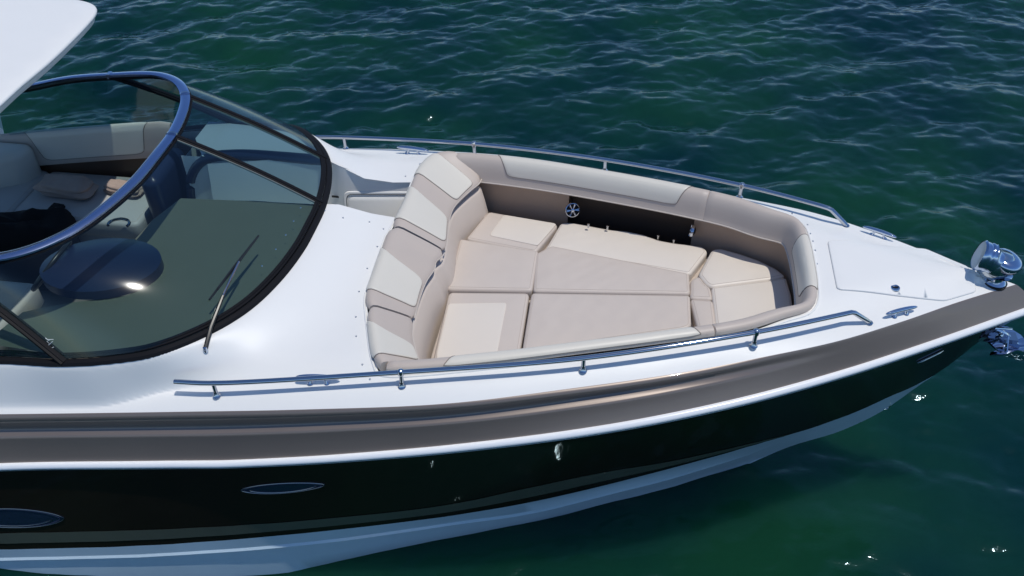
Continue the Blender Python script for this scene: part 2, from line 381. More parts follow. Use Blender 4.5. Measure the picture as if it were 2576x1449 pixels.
# A: edge of the white deck; B: top of rub rail; C: its foot
def curve_from(px, zf):
    out = []
    for p in px:
        q = on(p[0], p[1], zf); out.append((q[0], -q[1]))
    return out
def ed(x): return .046*(1-.72*ss(2.5, 3.5, x))
def drop(x): return .385-.055*np.clip(x, 0, 4.5)
A_pts = curve_from([(0, 1042), (440, 1036), (767, 1030), (1149, 1013), (1437, 977), (1661, 946), (1897, 903), (2132, 851.5), (2269, 809), (2410, 760)], lambda x, y: sz(x)-float(ed(x)))
XAe = 4.266
yA = Spl([(-3.7, 1.355), (-2.5, 1.36)]+A_pts+[(XAe, 0.0)])
B_pts = curve_from([(0, 1168), (383, 1162), (859, 1145), (1149, 1120), (1661, 1047), (1896, 995), (2132, 929), (2367, 851.5)], lambda x, y: sz(x)-drop(x))
XBe = 4.435
yB = Spl([(-3.7, 1.55), (-2.5, 1.545)]+B_pts+[(XBe, 0.0)])
def zB(x): return sz(x)-drop(x)
def zM(x): return sz(x)-.125
def yM(x): return None
W_pts = [tuple(at(px, py, z=-1.62)[:2]*[1, -1]) for px, py in ((574, 1449), (727, 1438), (958, 1392), (1149, 1354), (1341, 1312), (1532, 1264), (1661, 1232), (1775, 1198))]+[(3.08, 0.0)]
yW = Spl([(-3.7, 1.50), (-2.2, 1.50), (-1.2, 1.47)]+W_pts)
STEM = Spl([(3.08, -1.62), (3.345, -1.377), (3.664, -1.136), (3.849, -.919), (4.005, -.646), (4.124, -.447), (4.227, -.235), (4.33, -.08), (4.415, .03), (4.43, .04)])
def low(x):
    return np.where(x < 3.08, yW(np.minimum(x, 3.08)), 0.0), np.where(x < 3.08, -1.63, STEM(np.clip(x, 3.08, 4.43)))
XCe = 4.413
def yC(x):
    return yB(np.minimum(x+.02, XBe))-.006*0
def zC(x): return zB(x)-.045
def hullpt(x, w):
    yl, zl = low(x); yc = yC(x); zc = zC(x); y = yc+(yl-yc)*w**.92; return np.array([x, -y, zc+(zl-zc)*w])
def on_hull(px, py):
    """where a sight line meets the starboard hull side"""
    v = _d + R_*((px-1288)/FPX) + U_*((724.5-py)/FPX)
    best = None
    lo, hi = 2.0, 8.0; prev = None
    for t in np.linspace(lo, hi, 1200):
        p = CAM+t*v
        if p[0] > XCe: continue
        yl, zl = low(p[0]); yc = float(yC(p[0])); zc = float(zC(p[0]))
        if p[2] > zc: continue
        w = min(max((p[2]-zc)/(zl-zc), 0), 1.4); y = yc+(yl-yc)*w**.92
        if -p[1] <= y: return p, w
    return None, None

def stations(xe, n=90):
    u = np.linspace(0, 1, n); return XA+(xe-XA)*(1-(1-u)**1.35)
def both(name, G, mat, label=None, parent=None, sharp=40):
    """loft a starboard grid and its port mirror into one shell"""
    G = np.asarray(G); mb = MB(); mb.grid(G); H = G.copy(); H[..., 1] *= -1; mb.grid(H, flip=True)
    return fin(mb.build(name, mat, sharp=sharp), label, parent)
n = 100
# --- taupe gunwale band: profile between A and B, with a shallow groove that dies out forward
def band_grid():
    G = []
    for u in np.linspace(0, 1, n):
        e = 1-(1-u)**1.35
        xa = XA+(XAe-XA)*e; xb = XA+(XBe-XA)*e; ya = float(yA(xa)); yb = float(yB(xb)); za = float(sz(xa)-ed(xa)); zb = float(zB(xb))
        g = 1-ss(1.9, 3.3, xa)           # groove strength
        row = []
        def q(f, dz, dy=0):             # f: fraction A->B outwards, dz: fraction of drop
            y = ya+(yb-ya)*f+dy*g
            return (xa+(xb-xa)*f, -max(y, 0) if u < 1 else 0, za+(zb-za)*dz)
        prof = [(0, 0, 0), (.09, .008, 0), (.19, .035, .0), (.25, .08, .0), (.27, .14, -.004), (.275, .24, -.016), (.29, .36, -.026), (.33, .41, -.022), (.42, .435, -.004), (.485, .455, .0), (.52, .50, .0), (.56, .58, 0), (.68, .72, 0), (.82, .86, 0), (.93, .95, 0), (1, 1, 0)]
        smooth = [(0, 0), (.035, .012), (.07, .035), (.11, .07), (.16, .12), (.22, .18), (.28, .24), (.34, .30), (.40, .365), (.45, .42), (.50, .475), (.56, .54), (.68, .67), (.82, .815), (.93, .93), (1, 1)]
        for (a, b, c), (a2, b2) in zip(prof, smooth):
            row.append(q(a*g+a2*(1-g), b*g+b2*(1-g), c))
        G.append(row)
    return G
band = both('gunwale_band', band_grid(), m_band, 'taupe metallic band along the gunwale', sharp=50)
# --- rub rail: white half-round with a steel strip below
def offs_curve(dy, dz, xe):
    out = []
    for u in np.linspace(0, 1, n):
        x = XA+(xe-XA)*(1-(1-u)**1.35); out.append((x, float(yB(x)), float(zB(x))))
    return out
def rub(prof):
    G = []
    us = np.linspace(0, 1, n)
    base = np.array([(XA+(XBe-XA)*(1-(1-u)**1.35),) for u in us])[:, 0]
    P = np.column_stack([base, -yB(base), zB(base)]); P[-1, 1] = 0
    T = np.gradient(P[:, :2], axis=0); T /= np.linalg.norm(T, axis=1)[:, None]; N = np.column_stack([T[:, 1], -T[:, 0]])
    for i in range(n):
        G.append([(P[i, 0]+N[i, 0]*a, min(P[i, 1]+N[i, 1]*a, 0) if i < n-1 else 0, P[i, 2]+b) for a, b in prof])
    return G
rubr = both('rub_rail', rub([(-.004, .006), (.006, .009), (.018, .004), (.026, -.006), (.028, -.016), (.0265, -.021)]), principled('white_rub_rail', (.82, .83, .84), .2))
ins = both('rub_rail_insert', rub([(.0265, -.0205), (.024, -.028), (.022, -.030), (.0235, -.034), (.018, -.040), (.004, -.047), (-.02, -.049)]), m_steelins, parent=None)
# screws along the insert
scr = MB().lathe([(.0, .0015), (.003, .001), (.0035, -.0005)], 8).build('screw', m_chrome); scr_me = scr.data; bpy.data.objects.remove(scr)
for i, x in enumerate(np.arange(-1.5, 4.1, .115)):
    o = bpy.data.objects.new('screw', scr_me); C.objects.link(o); fin(o, parent=None)
    y = float(yB(x)); dy = float(yB(x+.02)-yB(x-.02))/.04; nn = Vector((-dy, -1, -.25)).normalized()
    nn = Vector((dy*-1, -1, -.35)).normalized()
    o.matrix_basis = Matrix.Translation(Vector((x, -y, float(zB(x))-.031))+Vector((-dy, -1, 0)).normalized()*.0235) @ Vector((0, 0, 1)).rotation_difference(nn).to_matrix().to_4x4()
# --- hull side: black, stripe, black, white bottom by measured lines
def wline(px):
    out = []; sp_ = Spl(px); px = [(u, float(sp_(u))) for u in np.linspace(px[0][0], px[-1][0], 34)]
    for p in px:
        q, w = on_hull(*p)
        if q is not None: out.append((q[0], w))
    return out
F_ = wline([(0, 1382), (383, 1371), (859, 1331), (1188, 1289), (1341, 1262), (1532, 1218), (1661, 1185), (1896, 1120), (2132, 1044.5), (2320, 960)])
D_ = wline([(0, 1340), (383, 1331), (859, 1300), (1149, 1265), (1341, 1224), (1532, 1185), (1661, 1164), (1802, 1131), (2085, 1060)])
E_ = wline([(0, 1369), (383, 1359), (859, 1322), (1149, 1283), (1341, 1249), (1532, 1206), (1661, 1176), (1802, 1143), (2085, 1066)])
G_ = wline([(0, 1405), (383, 1395), (859, 1356), (1149, 1315), (1341, 1287), (1532, 1240), (1661, 1208)])
def smoothw(L, deg=3):
    L = np.array([l for l in L if -1.7 < l[0] < 3.75]); return np.polyfit(L[:, 0], L[:, 1], deg)
cF = smoothw(F_); cD = smoothw([l for l in D_ if l[0] < 3]); cG = smoothw(G_, 2)
FS = Spl([(-3.7, F_[0][1])]+[(float(p), float(q)) for p, q in F_]+[(4.05, 1.0)])
DS = Spl([(-3.7, D_[0][1])]+[(float(p), float(q)) for p, q in D_ if p < 3])
GS = Spl([(-3.7, .98)]+[(float(p), float(q)) for p, q in G_])
def wF(x): return float(FS(min(max(x, -1.65), 4.05)))
def wD(x): return wF(x)-(wF(min(x, 2.6))-float(DS(min(max(x, -1.6), 2.6))))*(1-float(ss(2.3, 3.6, x)))
def wE(x): return wF(x)-(wF(x)-wD(x))*.38
def wG(x): return min(.97, max(float(GS(min(x, 2.4))), wF(x)+.02))
0 and print('FP', [(round(float(a), 2), round(float(b), 3)) for a, b in F_]); 0 and print('F', cF, 'D', cD, 'G', cG, 'W', W_pts)
xh = stations(XCe, 120)
def hgrid(wa, wb, m, xs=xh, off=0):
    G = []
    for x in xs:
        a, b = float(wa(x)), float(wb(x)); a = min(a, 1); b = min(b, 1)
        row = [hullpt(x, a+(b-a)*k/m) for k in range(m+1)]
        if off: row = [r+np.array([0, -off, 0]) for r in row]
        G.append(row)
    return G
def clampF(x): return 1.0 if x > 4.03 else float(wF(x))
def bthick(x): return clampF(x)
hs = both('hull_side', hgrid(lambda x: 0, clampF, 14), m_black, 'glossy black hull side')
xs_st = xh[xh < 3.55]
both('boot_stripe', hgrid(wD, wE, 2, xs_st, .003), m_stripe, 'thin olive grey pinstripe on the black side')
# white bottom with a strake step, closed down to the keel under water
def bottom():
    G = []
    for x in xh:
        a = clampF(x); row = []
        g = min(max(float(wG(min(x, 3.3))), a), 1) if x < 3.3 else a
        f = 1-ss(2.4, 3.3, x)
        p0 = hullpt(x, a); row.append(p0); m = hullpt(x, a+(g-a)*.9); row.append(m)
        q = hullpt(x, g); row.append(q+np.array([0, -.012*f, -.004*f])); row.append(q+np.array([0, .012*f, -.02*f]))
        e = hullpt(x, 1); row.append((q+e)/2+np.array([0, .004*f, -.008*f])); row.append(e)
        row.append(np.array([x, e[1]*.93, e[2]-.12*f-.0]))
        yk = e[1]*.0; zk = e[2]-(.55*min(1, (3.08-x)/1.2) if x < 3.08 else 0.0)
        row.append(np.array([x, yk, zk]))
        G.append(row)
    return G
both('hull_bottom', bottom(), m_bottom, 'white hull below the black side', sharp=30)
# transom
yb = float(yB(XA)); mb = MB()
prof = [(-float(yA(XA)), sz(XA)-ed(XA)), (-yb, float(zB(XA))), (-float(yC(XA)), float(zC(XA))), (-float(low(XA)[0]), -1.63), (0, -2.15)]
V = [(XA, p[0], float(p[1])) for p in prof]+[(XA, -p[0], float(p[1])) for p in prof[::-1][1:]]
mb.add(V, [tuple(range(len(V)))]); fin(mb.build('transom', m_white, smooth=False))

# --- windshield lines
def zbase(x): x = np.asarray(x, float); return np.where(x < -.3, sz(x)+.232, .2)*ss(-.9, .1, x)+(sz(x)+.232)*(1-ss(-.9, .1, x))
WBq = [tuple(on(px, py, lambda x, y: float(zbase(x)), .1)[:2]*[1, -1]) for px, py in ((0, 905), (165, 912), (300, 902))]
WB = [(-3.3, WBq[0][1]-.01)]+WBq+[(-.312, 1.13), (-.116, .965), (.027, .755), (.117, .485), (.16, .20), (.165, 0)]
wbc = catmull(WB, 22); wbc = np.vstack([wbc, wbc[::-1][1:]*[1, -1]])      # port aft -> bow -> stbd aft
Wpoly = wbc
def Dk(x, y):
    x = np.asarray(x, float); y = np.asarray(y, float); ya = yA(np.minimum(x, XAe)); e = ya-np.abs(y)
    base = sz(x)+.05*ss(0, 1, (e-.07)/np.clip(.8*(ya-.07), .03, .26))*np.clip((ya-.02)/.12, 0, 1)-ed(x)*(1-np.clip(e/.088, 0, 1))**1.25*(1-.0*e)
    ins_ = inpoly(x, y, Wpoly); d = np.where(ins_, 0, distpoly(x, y, wbc, closed=False))
    o = .03+.09*ss(-.7, -.15, x); dg = np.maximum(e-o, 0)
    tt = np.clip((np.maximum(d-.02, 0)/(np.maximum(d-.02, 0)+dg+1e-6)-.03)/.94, 0, 1); sd2 = ss(-.1, -.6, x); tt = sd2*(.75*tt+.25*ss(0, 1, tt))+(1-sd2)*ss(0, 1, tt)
    r = (1-tt)*(1-ss(.02, .55, d))
    zt = zbase(np.clip(x, -3.5, 9))-.006
    return base+np.maximum(zt-base, 0)*r
# bow cockpit opening
O_px = [(1171, 389), (1342, 407), (1522, 435), (1738, 474.6), (1857, 502), (1937, 530), (1996, 550), (2016, 566), (2032, 605), (2044, 661)]
zo = lambda x, y: sz(x)+.045
op = [on(*p, zo)[:2] for p in O_px]
port_side = [tuple(p) for p in op[:-1]]           # aft -> fwd, port
front = [(3.144, 0.0)]
stb_side = [(x, -y) for x, y in port_side[::-1]]
aft = [(.843, -1.04), (.785, -.93), (.736, -.80), (.68, -.64), (.632, -.486), (.622, -.298), (.612, .0), (.610, .074), (.623, .2), (.638, .428), (.643, .775), (.665, .895), (.719, .995), (.822, 1.039)]
rim_fwd = resamp(catmull([(.822, 1.039)]+port_side+front+stb_side+[(.843, -1.04)], 8), step=.035)   # port aft corner round the bow to stbd aft
rim_aft = resamp(catmull(aft, 8), step=.03)
rim = np.vstack([rim_fwd, rim_aft[1:-1]])
walk = np.array([(.70, .285), (.46, .285), (.25, .283), (.06, .25), (-.1, .25), (-.8, .28), (-.8, .70), (-.1, .74), (.04, .755), (.31, .655), (.50, .68), (.70, .70)])
inner = inset(wbc, .03) if False else None
wi = wbc.copy(); c0 = wi.mean(0)
# hole inside the windshield
wih = []
for i in range(len(wbc)):
    a = wbc[max(i-1, 0)]; b = wbc[min(i+1, len(wbc)-1)]; t = b-a; t /= np.linalg.norm(t); nn = np.array([t[1], -t[0]])
    if nn@(np.array([-1.2, 0])-wbc[i]) < 0: nn = -nn
    wih.append(wbc[i]+nn*.03)
wih = np.array(wih)
xo = stations(XAe, 150); outer = [(x, -float(yA(x))) for x in xo[:-1]]+[(XAe, 0)]+[(x, float(yA(x))) for x in xo[:-1][::-1]]
outer = np.array(outer)
ex = []; XS = .04
bx = np.array([p for p in wbc if p[1] > .3]); bx = bx[np.argsort(bx[:, 0])]
for off in (.008, .02, .035, .05, .065, .08, .1, .125, .15):
    for i in range(1, len(wbc)-1, 2):
        t = wbc[i+1]-wbc[i-1]; t /= np.linalg.norm(t); nn = np.array([t[1], -t[0]])
        if nn@(np.array([-1.2, 0])-wbc[i]) > 0: nn = -nn
        q = wbc[i]+nn*off
        if q[0] > XS: ex.append(q)
for x in np.concatenate([np.arange(-3.5, -1.4, .03), np.arange(-1.4, .12, .015), np.arange(.12, 4.2, .03)]):
    y1 = float(yA(x)); y0 = float(np.interp(x, bx[:, 0], bx[:, 1]))-.02 if x < XS else max(y1-.13, .01)
    for dd in np.arange(.008, y1-y0, .0125 if x < -1.4 or x > .12 else .009):
        for sg in (-1, 1): ex.append(np.array([x, sg*(y1-dd)]))
ex = np.array(ex); kk = np.ones(len(ex), bool)
for h in (walk, rim, wih): kk &= ~inpoly(ex[:, 0], ex[:, 1], h) & (distpoly(ex[:, 0], ex[:, 1], h) > .006)
ex = ex[kk]
def dmask(X, Y): e_ = yA(np.minimum(X, XAe))-np.abs(Y); return (X < XS) | ((e_ < .14) & (X < 4.2))
deckV, deckF = sheet(outer, [rim, walk, wih], Dk, .04, extra=ex, mask=dmask)
deck = MB(); deck.V = [tuple(v) for v in deckV]; deck.F = deckF
# turned-down edges at the walkthrough
def skirt(mb, P, zf, drop, dz=0):
    G = [[(p[0], p[1], float(zf(p[0], p[1]))), (p[0], p[1], float(zf(p[0], p[1]))-drop)] for p in P]; mb.grid(G)
skirt(deck, resamp(walk[:4], step=.05), Dk, .02)
deckO = fin(deck.build('deck', m_white, sharp=50), 'smooth white gelcoat foredeck and side decks')
me = deckO.data; co = np.empty(len(me.vertices)*3); me.vertices.foreach_get('co', co); co = co.reshape(-1, 3); vn = np.empty(len(co)*3); me.vertices.foreach_get('normal', vn); vn = vn.reshape(-1, 3)
hh = .009; gx = (Dk(co[:, 0]+hh, co[:, 1])-Dk(co[:, 0]-hh, co[:, 1]))/(2*hh); gy = (Dk(co[:, 0], co[:, 1]+hh)-Dk(co[:, 0], co[:, 1]-hh))/(2*hh)
an = np.column_stack([-gx, -gy, np.ones(len(co))]); an /= np.linalg.norm(an, axis=1)[:, None]
okv = (np.abs(Dk(co[:, 0], co[:, 1])-co[:, 2]) < 2e-3) & (vn[:, 2]*1 > -.2) & (yA(np.minimum(co[:, 0], XAe))-np.abs(co[:, 1]) > .012)
vn[okv] = an[okv]; me.normals_split_custom_set_from_vertices([tuple(map(float, v)) for v in vn])
# starboard console side of the walkthrough and port locker wall
mb = MB(); pth = resamp([(.64, .287), (.46, .287), (.25, .285), (.06, .252), (-.1, .252), (-.8, .282)], step=.06)
G = [[(p[0], p[1], float(Dk(p[0], p[1]))-.012), (p[0], p[1]+.10, -.85)] for p in pth]; mb.grid(G); fin(mb.build('console_side', m_white))
mb = MB(); pth = resamp([(-.82, .705), (-.1, .742), (.03, .757), (.13, .712), (.31, .695), (.50, .697), (.68, .702)], step=.04)
G = [[(p[0], p[1], float(Dk(p[0], p[1]))-.001), (p[0], p[1]+.0, float(Dk(p[0], p[1]))-.012), (p[0], p[1]-.20, -.85)] for p in pth]; mb.grid(G)
lw = fin(mb.build('walkthrough_wall', m_white, sharp=30), 'grey wall under the port deck beside the walkthrough')
# locker door on that wall
def wallpt(x, z, off=0): return (x, float(np.interp(x, [-.82, -.1, .03, .13, .31, .5, .68], [.705, .742, .757, .712, .695, .697, .702]))-off-.20*max(0, (float(Dk(x, .7))-.012-z))/.95, z)
lq = [at(*p, y=.69) for p in ((861, 474), (1040, 478))]; pl = roundpoly([(lq[0][0]+.01, lq[0][2]), (.70, lq[0][2]+.035), (.70, -.62), (lq[0][0]+.01, -.62)], .05)

for nm, sc_, o1, o2, mt in (('door_frame', 1.0, .000, .008, m_white), ('locker_door', .88, .008, .014, m_white)):
    cc = pl.mean(0); q = (pl-cc)*[sc_, sc_*.97]+cc; V = [wallpt(*p, o1) for p in q]+[wallpt(*p, o2) for p in inset(q, .004)]; k = len(q)
    mb = MB(); mb.add(V, [(i, (i+1) % k, k+(i+1) % k, k+i) for i in range(k)]+[tuple(range(k, 2*k))]); fin(mb.build(nm, mt, sharp=50), parent=None)
mb = MB(); P = [wallpt(*p, .010) for p in (roundpoly(pl, .0)-pl.mean(0))*.92+pl.mean(0)]; mb.tube(P, .0025, 6, closed=True); fin(mb.build('door_seal', m_thread))
p = wallpt(.075, -.05, .004); mb = MB().box((p[0], p[1], p[2]), (.05, .008, .012)); fin(mb.build('latch_slot', m_dark))

mb = MB().box((-.15, .48, -.52), (1.5, .46, .10)); fin(mb.build('bounce_step', m_white, smooth=False))  # unseen white step, added to bounce sun onto the walkthrough wall
# --- bolsters along both sides and round the bow
def rimframe():
    P = rim_fwd; T = np.gradient(P, axis=0); T /= np.linalg.norm(T, axis=1)[:, None]; return P, np.column_stack([T[:, 1], -T[:, 0]])
RF, RN = rimframe()
if RN[len(RN)//2][0] > 0: RN = -RN
RL = np.concatenate([[0], np.cumsum(np.linalg.norm(np.diff(RF, axis=0), axis=1))]); RT = RL[-1]
BSEC = [(-.004, -.012), (-.004, .008), (.004, .019), (.018, .026), (.036, .027), (.052, .021), (.066, .008), (.078, -.012), (.088, -.040), (.095, -.075), (.102, -.110), (.108, -.135), (.112, -.142), (.112, -.150), (.105, -.156), (.06, -.162), (-.002, -.165)]
def bpt(s, v, off=0.0):
    """point of the bolster skin: s metres along the rim, v in section index"""
    x = np.interp(s, RL, RF[:, 0]); y = np.interp(s, RL, RF[:, 1]); nx = np.interp(s, RL, RN[:, 0]); ny = np.interp(s, RL, RN[:, 1]); l = math.hypot(nx, ny); nx /= l; ny /= l
    i = int(min(max(math.floor(v), 0), len(BSEC)-2)); f = v-i; a = BSEC[i][0]*(1-f)+BSEC[i+1][0]*f; b = BSEC[i][1]*(1-f)+BSEC[i+1][1]*f
    ta = BSEC[i+1][0]-BSEC[i][0]; tb = BSEC[i+1][1]-BSEC[i][1]; L = math.hypot(ta, tb); na, nb = -tb/L, ta/L
    k = 1.0-.25*float(ss(2.85, 3.1, x))
    a = a*k
    a -= na*off*(-1); b += nb*off
    z = float(sz(x))+.045+b
    return np.array([x+nx*a, y+ny*a, z])
def bolster(s0, s1):
    S = np.linspace(s0+.006, s1-.006, max(8, int((s1-s0)/.04))); G = []
    def endf(s): return min(1, (s-s0)/.012, (s1-s)/.012)
    for j, s in enumerate(S):
        row = []
        for v in range(len(BSEC)):
            p = bpt(s, v); row.append(p)
        G.append(row)
    # pinch the ends
    def ring(row, amt):
        c = np.mean(row, 0); return [r+(c-r)*amt for r in row]
    e0 = ring([bpt(s0, v) for v in range(len(BSEC))], .10); e1 = ring([bpt(s1, v) for v in range(len(BSEC))], .10)
    G = [e0]+G+[e1]
    mb = MB().grid(G); k = len(BSEC); mb.F.append(tuple(range(k))); mb.F.append(tuple(range((len(G)-1)*k, len(G)*k))[::-1])
    return fin(mb.build('side_bolster', m_taupe, sharp=55))
def s_at_x(x, port=True):
    h = len(RF)//2; r = range(h) if port else range(h, len(RF)); i = min(r, key=lambda i: abs(RF[i, 0]-x)); return RL[i]
sj1 = s_at_x(2.585, True); sj2 = s_at_x(2.585, False)
bols = [bolster(.04, sj1), bolster(sj1, sj2), bolster(sj2, RT-.04)]
bols[0]['label'] = 'long padded bolster on the port side'; bols[1].name = 'bow_bolster'; bols[1]['label'] = 'curved padded bolster round the bow end'; bols[2]['label'] = 'long padded bolster on the starboard side'
def patch(quad, parent, mat, fn, off=.004, nu=40, nv=10, name='inset_panel', rc=.12, pipe=True):
    """raised panel on a skin fn(s,v,off); quad = 4 (s,v) corners; rounded corners"""
    q = np.array(quad, float); mb = MB()
    # bilinear inside a rounded square
    def bil(a, b): return (q[0]*(1-a)+q[1]*a)*(1-b)+(q[3]*(1-a)+q[2]*a)*b
    G = []
    bd = roundpoly([(0, 0), (1, 0), (1, 1), (0, 1)], rc, 6); bd = resamp(bd, n=72, closed=True); c = np.array([.5, .5])
    rings = [(1.0, .0004), (.998, off*.35), (.985, off*.75), (.96, off), (.93, off), (.8, off), (.65, off), (.5, off), (.35, off), (.2, off), (.08, off)]
    for rr, of in rings:
        row = []
        for p in bd:
            a, b = c+(p-c)*rr; s, v = bil(a, b); row.append(fn(s, v, of))
        G.append(row)
    mb.grid(G, cv=True); mb.F.append(tuple((len(G)-1)*len(bd)+k for k in range(len(bd))))
    o = fin(mb.build(name, mat, sharp=60), parent=parent)
    if pipe:
        mb = MB(); P = []
        for p in bd: s, v = bil(*p); P.append(fn(s, v, .0015))
        mb.tube(P, .0026, 6, closed=True); fin(mb.build('piping', m_pipe), parent=parent)
    return o
sp0, sp1 = s_at_x(1.22), s_at_x(2.47)
pq = [(sp0-.08, 1.2), (sp1+.03, 1.2), (sp1-.05, 9.2), (sp0+.03, 9.2)]
patch(pq, bols[0], m_panel, bpt, rc=.05)
patch([(RT-s, v) for s, v in pq], bols[2], m_panel, bpt, rc=.05)
sc0 = s_at_x(3.128); patch([(RT/2-.22, .8), (RT/2+.27, .8), (RT/2+.24, 9.5), (RT/2-.20, 9.5)], bols[1], m_panel, bpt, rc=.10)
# light piping along the lower edge
mb = MB(); mb.tube([bpt(s, 12.2) for s in np.linspace(.05, RT-.05, 160)], .004, 6); fin(mb.build('piping', m_pipel), parent=bols[1])
# lining wall below the bolsters
ZS = lambda x, y=0: -.2+.07*(np.asarray(x)-1.5)
def wall_rows(s0, s1, ins=.012, ztop=-.155, zbot=-.42, m=60):
    G = []
    for s in np.linspace(s0, s1, m):
        x, y = np.interp(s, RL, RF[:, 0]), np.interp(s, RL, RF[:, 1]); nx, ny = np.interp(s, RL, RN[:, 0]), np.interp(s, RL, RN[:, 1])
        z = float(sz(x))+.045+ztop; G.append([(x+nx*(ins+.03*k), y+ny*(ins+.03*k), z+(zbot-z)*k) for k in (0, .1, .25, .5, 1)])
    return G
cv0, cv1 = s_at_x(1.68), s_at_x(2.52)
for a, b in ((.0, cv0), (cv1, RT-cv1), (RT-cv0, RT)):
    mb = MB().grid(wall_rows(a, b)); fin(mb.build('lining_wall', m_brown, sharp=60), 'brown lining under the bolster')
for sgn, (a, b) in ((1, (cv0, cv1)), (-1, (RT-cv1, RT-cv0))):
    mb = MB().grid(wall_rows(a, b, ins=-.07)); g0 = wall_rows(a, b, ins=-.07); g1 = wall_rows(a, b)
    mb.grid([g0[0], g1[0]]); mb.grid([g0[-1], g1[-1]]); mb.grid([[r[0] for r in g0], [r[0] for r in g1]]); fin(mb.build('speaker_recess', m_recess, sharp=60), 'black recess holding the speakers')
# speakers
def speaker_at(c, ax, r):
    e = empty('speaker', (0, 0, 0)); fin(e)
    mb = MB().lathe([(r*.97, -.009), (r*1.0, .0), (r*.96, .008), (r*.88, .010), (r*.84, .004), (r*.80, -.004)], 28, c, ax); fin(mb.build('speaker_rim', m_chrome), parent=e)
    mb = MB().lathe([(r*.82, -.002), (r*.5, -.02), (r*.2, -.024), (.0001, -.020)], 24, c, ax); fin(mb.build('speaker_cone', m_dark), parent=e)
    axv = Vector(ax).normalized(); q = Vector((0, 0, 1)).rotation_difference(axv); c = Vector(c)
    for k in range(6):
        a = k*math.pi/3+.3; mb = MB()
        for da in (-.13, .13):
            p0 = c+q@Vector((r*.22*math.cos(a), r*.22*math.sin(a), .008)); p1 = c+q@Vector((r*.84*math.cos(a+da), r*.84*math.sin(a+da), .010)); mb.tube([p0, p1], .0045, 6)
        fin(mb.build('grille_spoke', m_chrome), parent=e)
    mb = MB().lathe([(r*.26, .004), (r*.22, .013), (.0001, .016)], 16, c, ax); fin(mb.build('grille_hub', m_chrome), parent=e)
sp = at(1440, 528, y=.775); speaker_at(tuple(sp), (.25, -.85, .30), .052)
sp = at(1741, 580, y=.60); speaker_at(tuple(sp), (-.97, .12, .12), .046)
speaker_at((1.80, -.82, -.04), (.25, .85, .30), .052)
mb0 = MB().tube([(0, 0, 0), (0, 0, .03)], .007, 8).lathe([(.0001, .034), (.009, .032), (.010, .028), (.006, .024)], 10)
kn = mb0.build('recess_knob', m_rail); knm = kn.data; bpy.data.objects.remove(kn)
for px, py in ((1480, 572), (1528, 577), (1655, 601), (1694, 612)):
    o = bpy.data.objects.new('recess_knob', knm); C.objects.link(o); fin(o); q = at(px, py, z=-.15); o.matrix_basis = Matrix.Translation((q[0], min(q[1], .77), q[2]))
# bow deck floor below and support
mb = MB(); fl, ff = sheet(inset(rim, -.01) if False else rim, [], lambda x, y: x*0-.41, .25); mb.V = [tuple(v) for v in fl]; mb.F = ff; fin(mb.build('bow_sole', m_sole, smooth=False))

# --- aft backrest of the bow lounge
bk = resamp(catmull(aft, 8), n=220); fr_pts = [(1.035, -.90), (1.0, -.83), (.925, -.64), (.90, -.40), (.905, -.17), (.93, -.05), (.925, .02), (.955, .08), (.955, .2), (.925, .45), (.93, .60), (1.00, .78), (1.055, .88), (1.06, .92)]
frc = resamp(catmull(fr_pts, 8), n=220)
LP = [(0, -.03), (-.015, .005), (-.01, .028), (.03, .045), (.10, .052), (.20, .044), (.36, .018), (.55, -.012), (.75, -.045), (.90, -.072), (.985, -.090), (1.0, -.100), (1.0, -.112), (.97, -.118)]
def bkpt(t, v, off=0):
    t = min(max(t, 0), 1); i = t*219; b = np.array([np.interp(i, range(220), bk[:, k]) for k in (0, 1)]); f = np.array([np.interp(i, range(220), frc[:, k]) for k in (0, 1)])
    j = int(min(max(math.floor(v), 0), len(LP)-2)); g = v-j; a = LP[j][0]*(1-g)+LP[j+1][0]*g; h = LP[j][1]*(1-g)+LP[j+1][1]*g
    ta = (LP[j+1][0]-LP[j][0])*.3; tb = LP[j+1][1]-LP[j][1]; L = math.hypot(ta, tb); na, nb = -tb/L, ta/L
    dirn = (f-b); dl = np.linalg.norm(dirn); dirn /= dl; p = b+dirn*(a*dl+na*off); return np.array([p[0], p[1], float(sz(b[0]))+.045+h+nb*off])
def t_of_y(y): return float(np.interp(y, bk[:, 1], np.linspace(0, 1, 220)))
def bkseg(t0, t1):
    T = np.linspace(t0, t1, max(6, int((t1-t0)*70))); k = len(LP); G = []
    for j, t in enumerate(T):
        row = np.array([bkpt(t, v) for v in range(k)])
        if j in (0, len(T)-1): row = row+(row.mean(0)-row)*.12
        elif j in (1, len(T)-2): row = row+(row.mean(0)-row)*.02
        G.append(row)
    mb = MB().grid(G); mb.F.append(tuple(range(k))); mb.F.append(tuple(range((len(T)-1)*k, len(T)*k))[::-1]); return fin(mb.build('backrest', m_taupe, sharp=60))
tm = t_of_y(.155)
ts = t_of_y(-.60); BR = [bkseg(ts+.004, tm-.004), bkseg(tm+.004, 1), bkseg(0, ts-.004)]
BR[2]['label'] = 'corner backrest pad on the starboard side with pale inset'
BR[0]['label'] = 'starboard backrest pad with one pale inset panel'; BR[1]['label'] = 'port backrest with two pale inset panels'
def tfr(y):   # parameter whose front edge has this y
    return float(np.interp(y, frc[:, 1], np.linspace(0, 1, 220)))
for (ya, yb_, fa, fb), pr in (((-.98, -.68, -.86, -.76), 2), ((-.44, -.03, -.44, -.20), 0), ((.23, .60, .19, .44), 1), ((.73, .985, .64, .84), 1)):
    patch([(t_of_y(ya), 1.2), (t_of_y(yb_), 1.2), (tfr(fb), 9.7), (tfr(fa), 9.9)], BR[pr], m_panel, bkpt, off=.009, rc=.16)
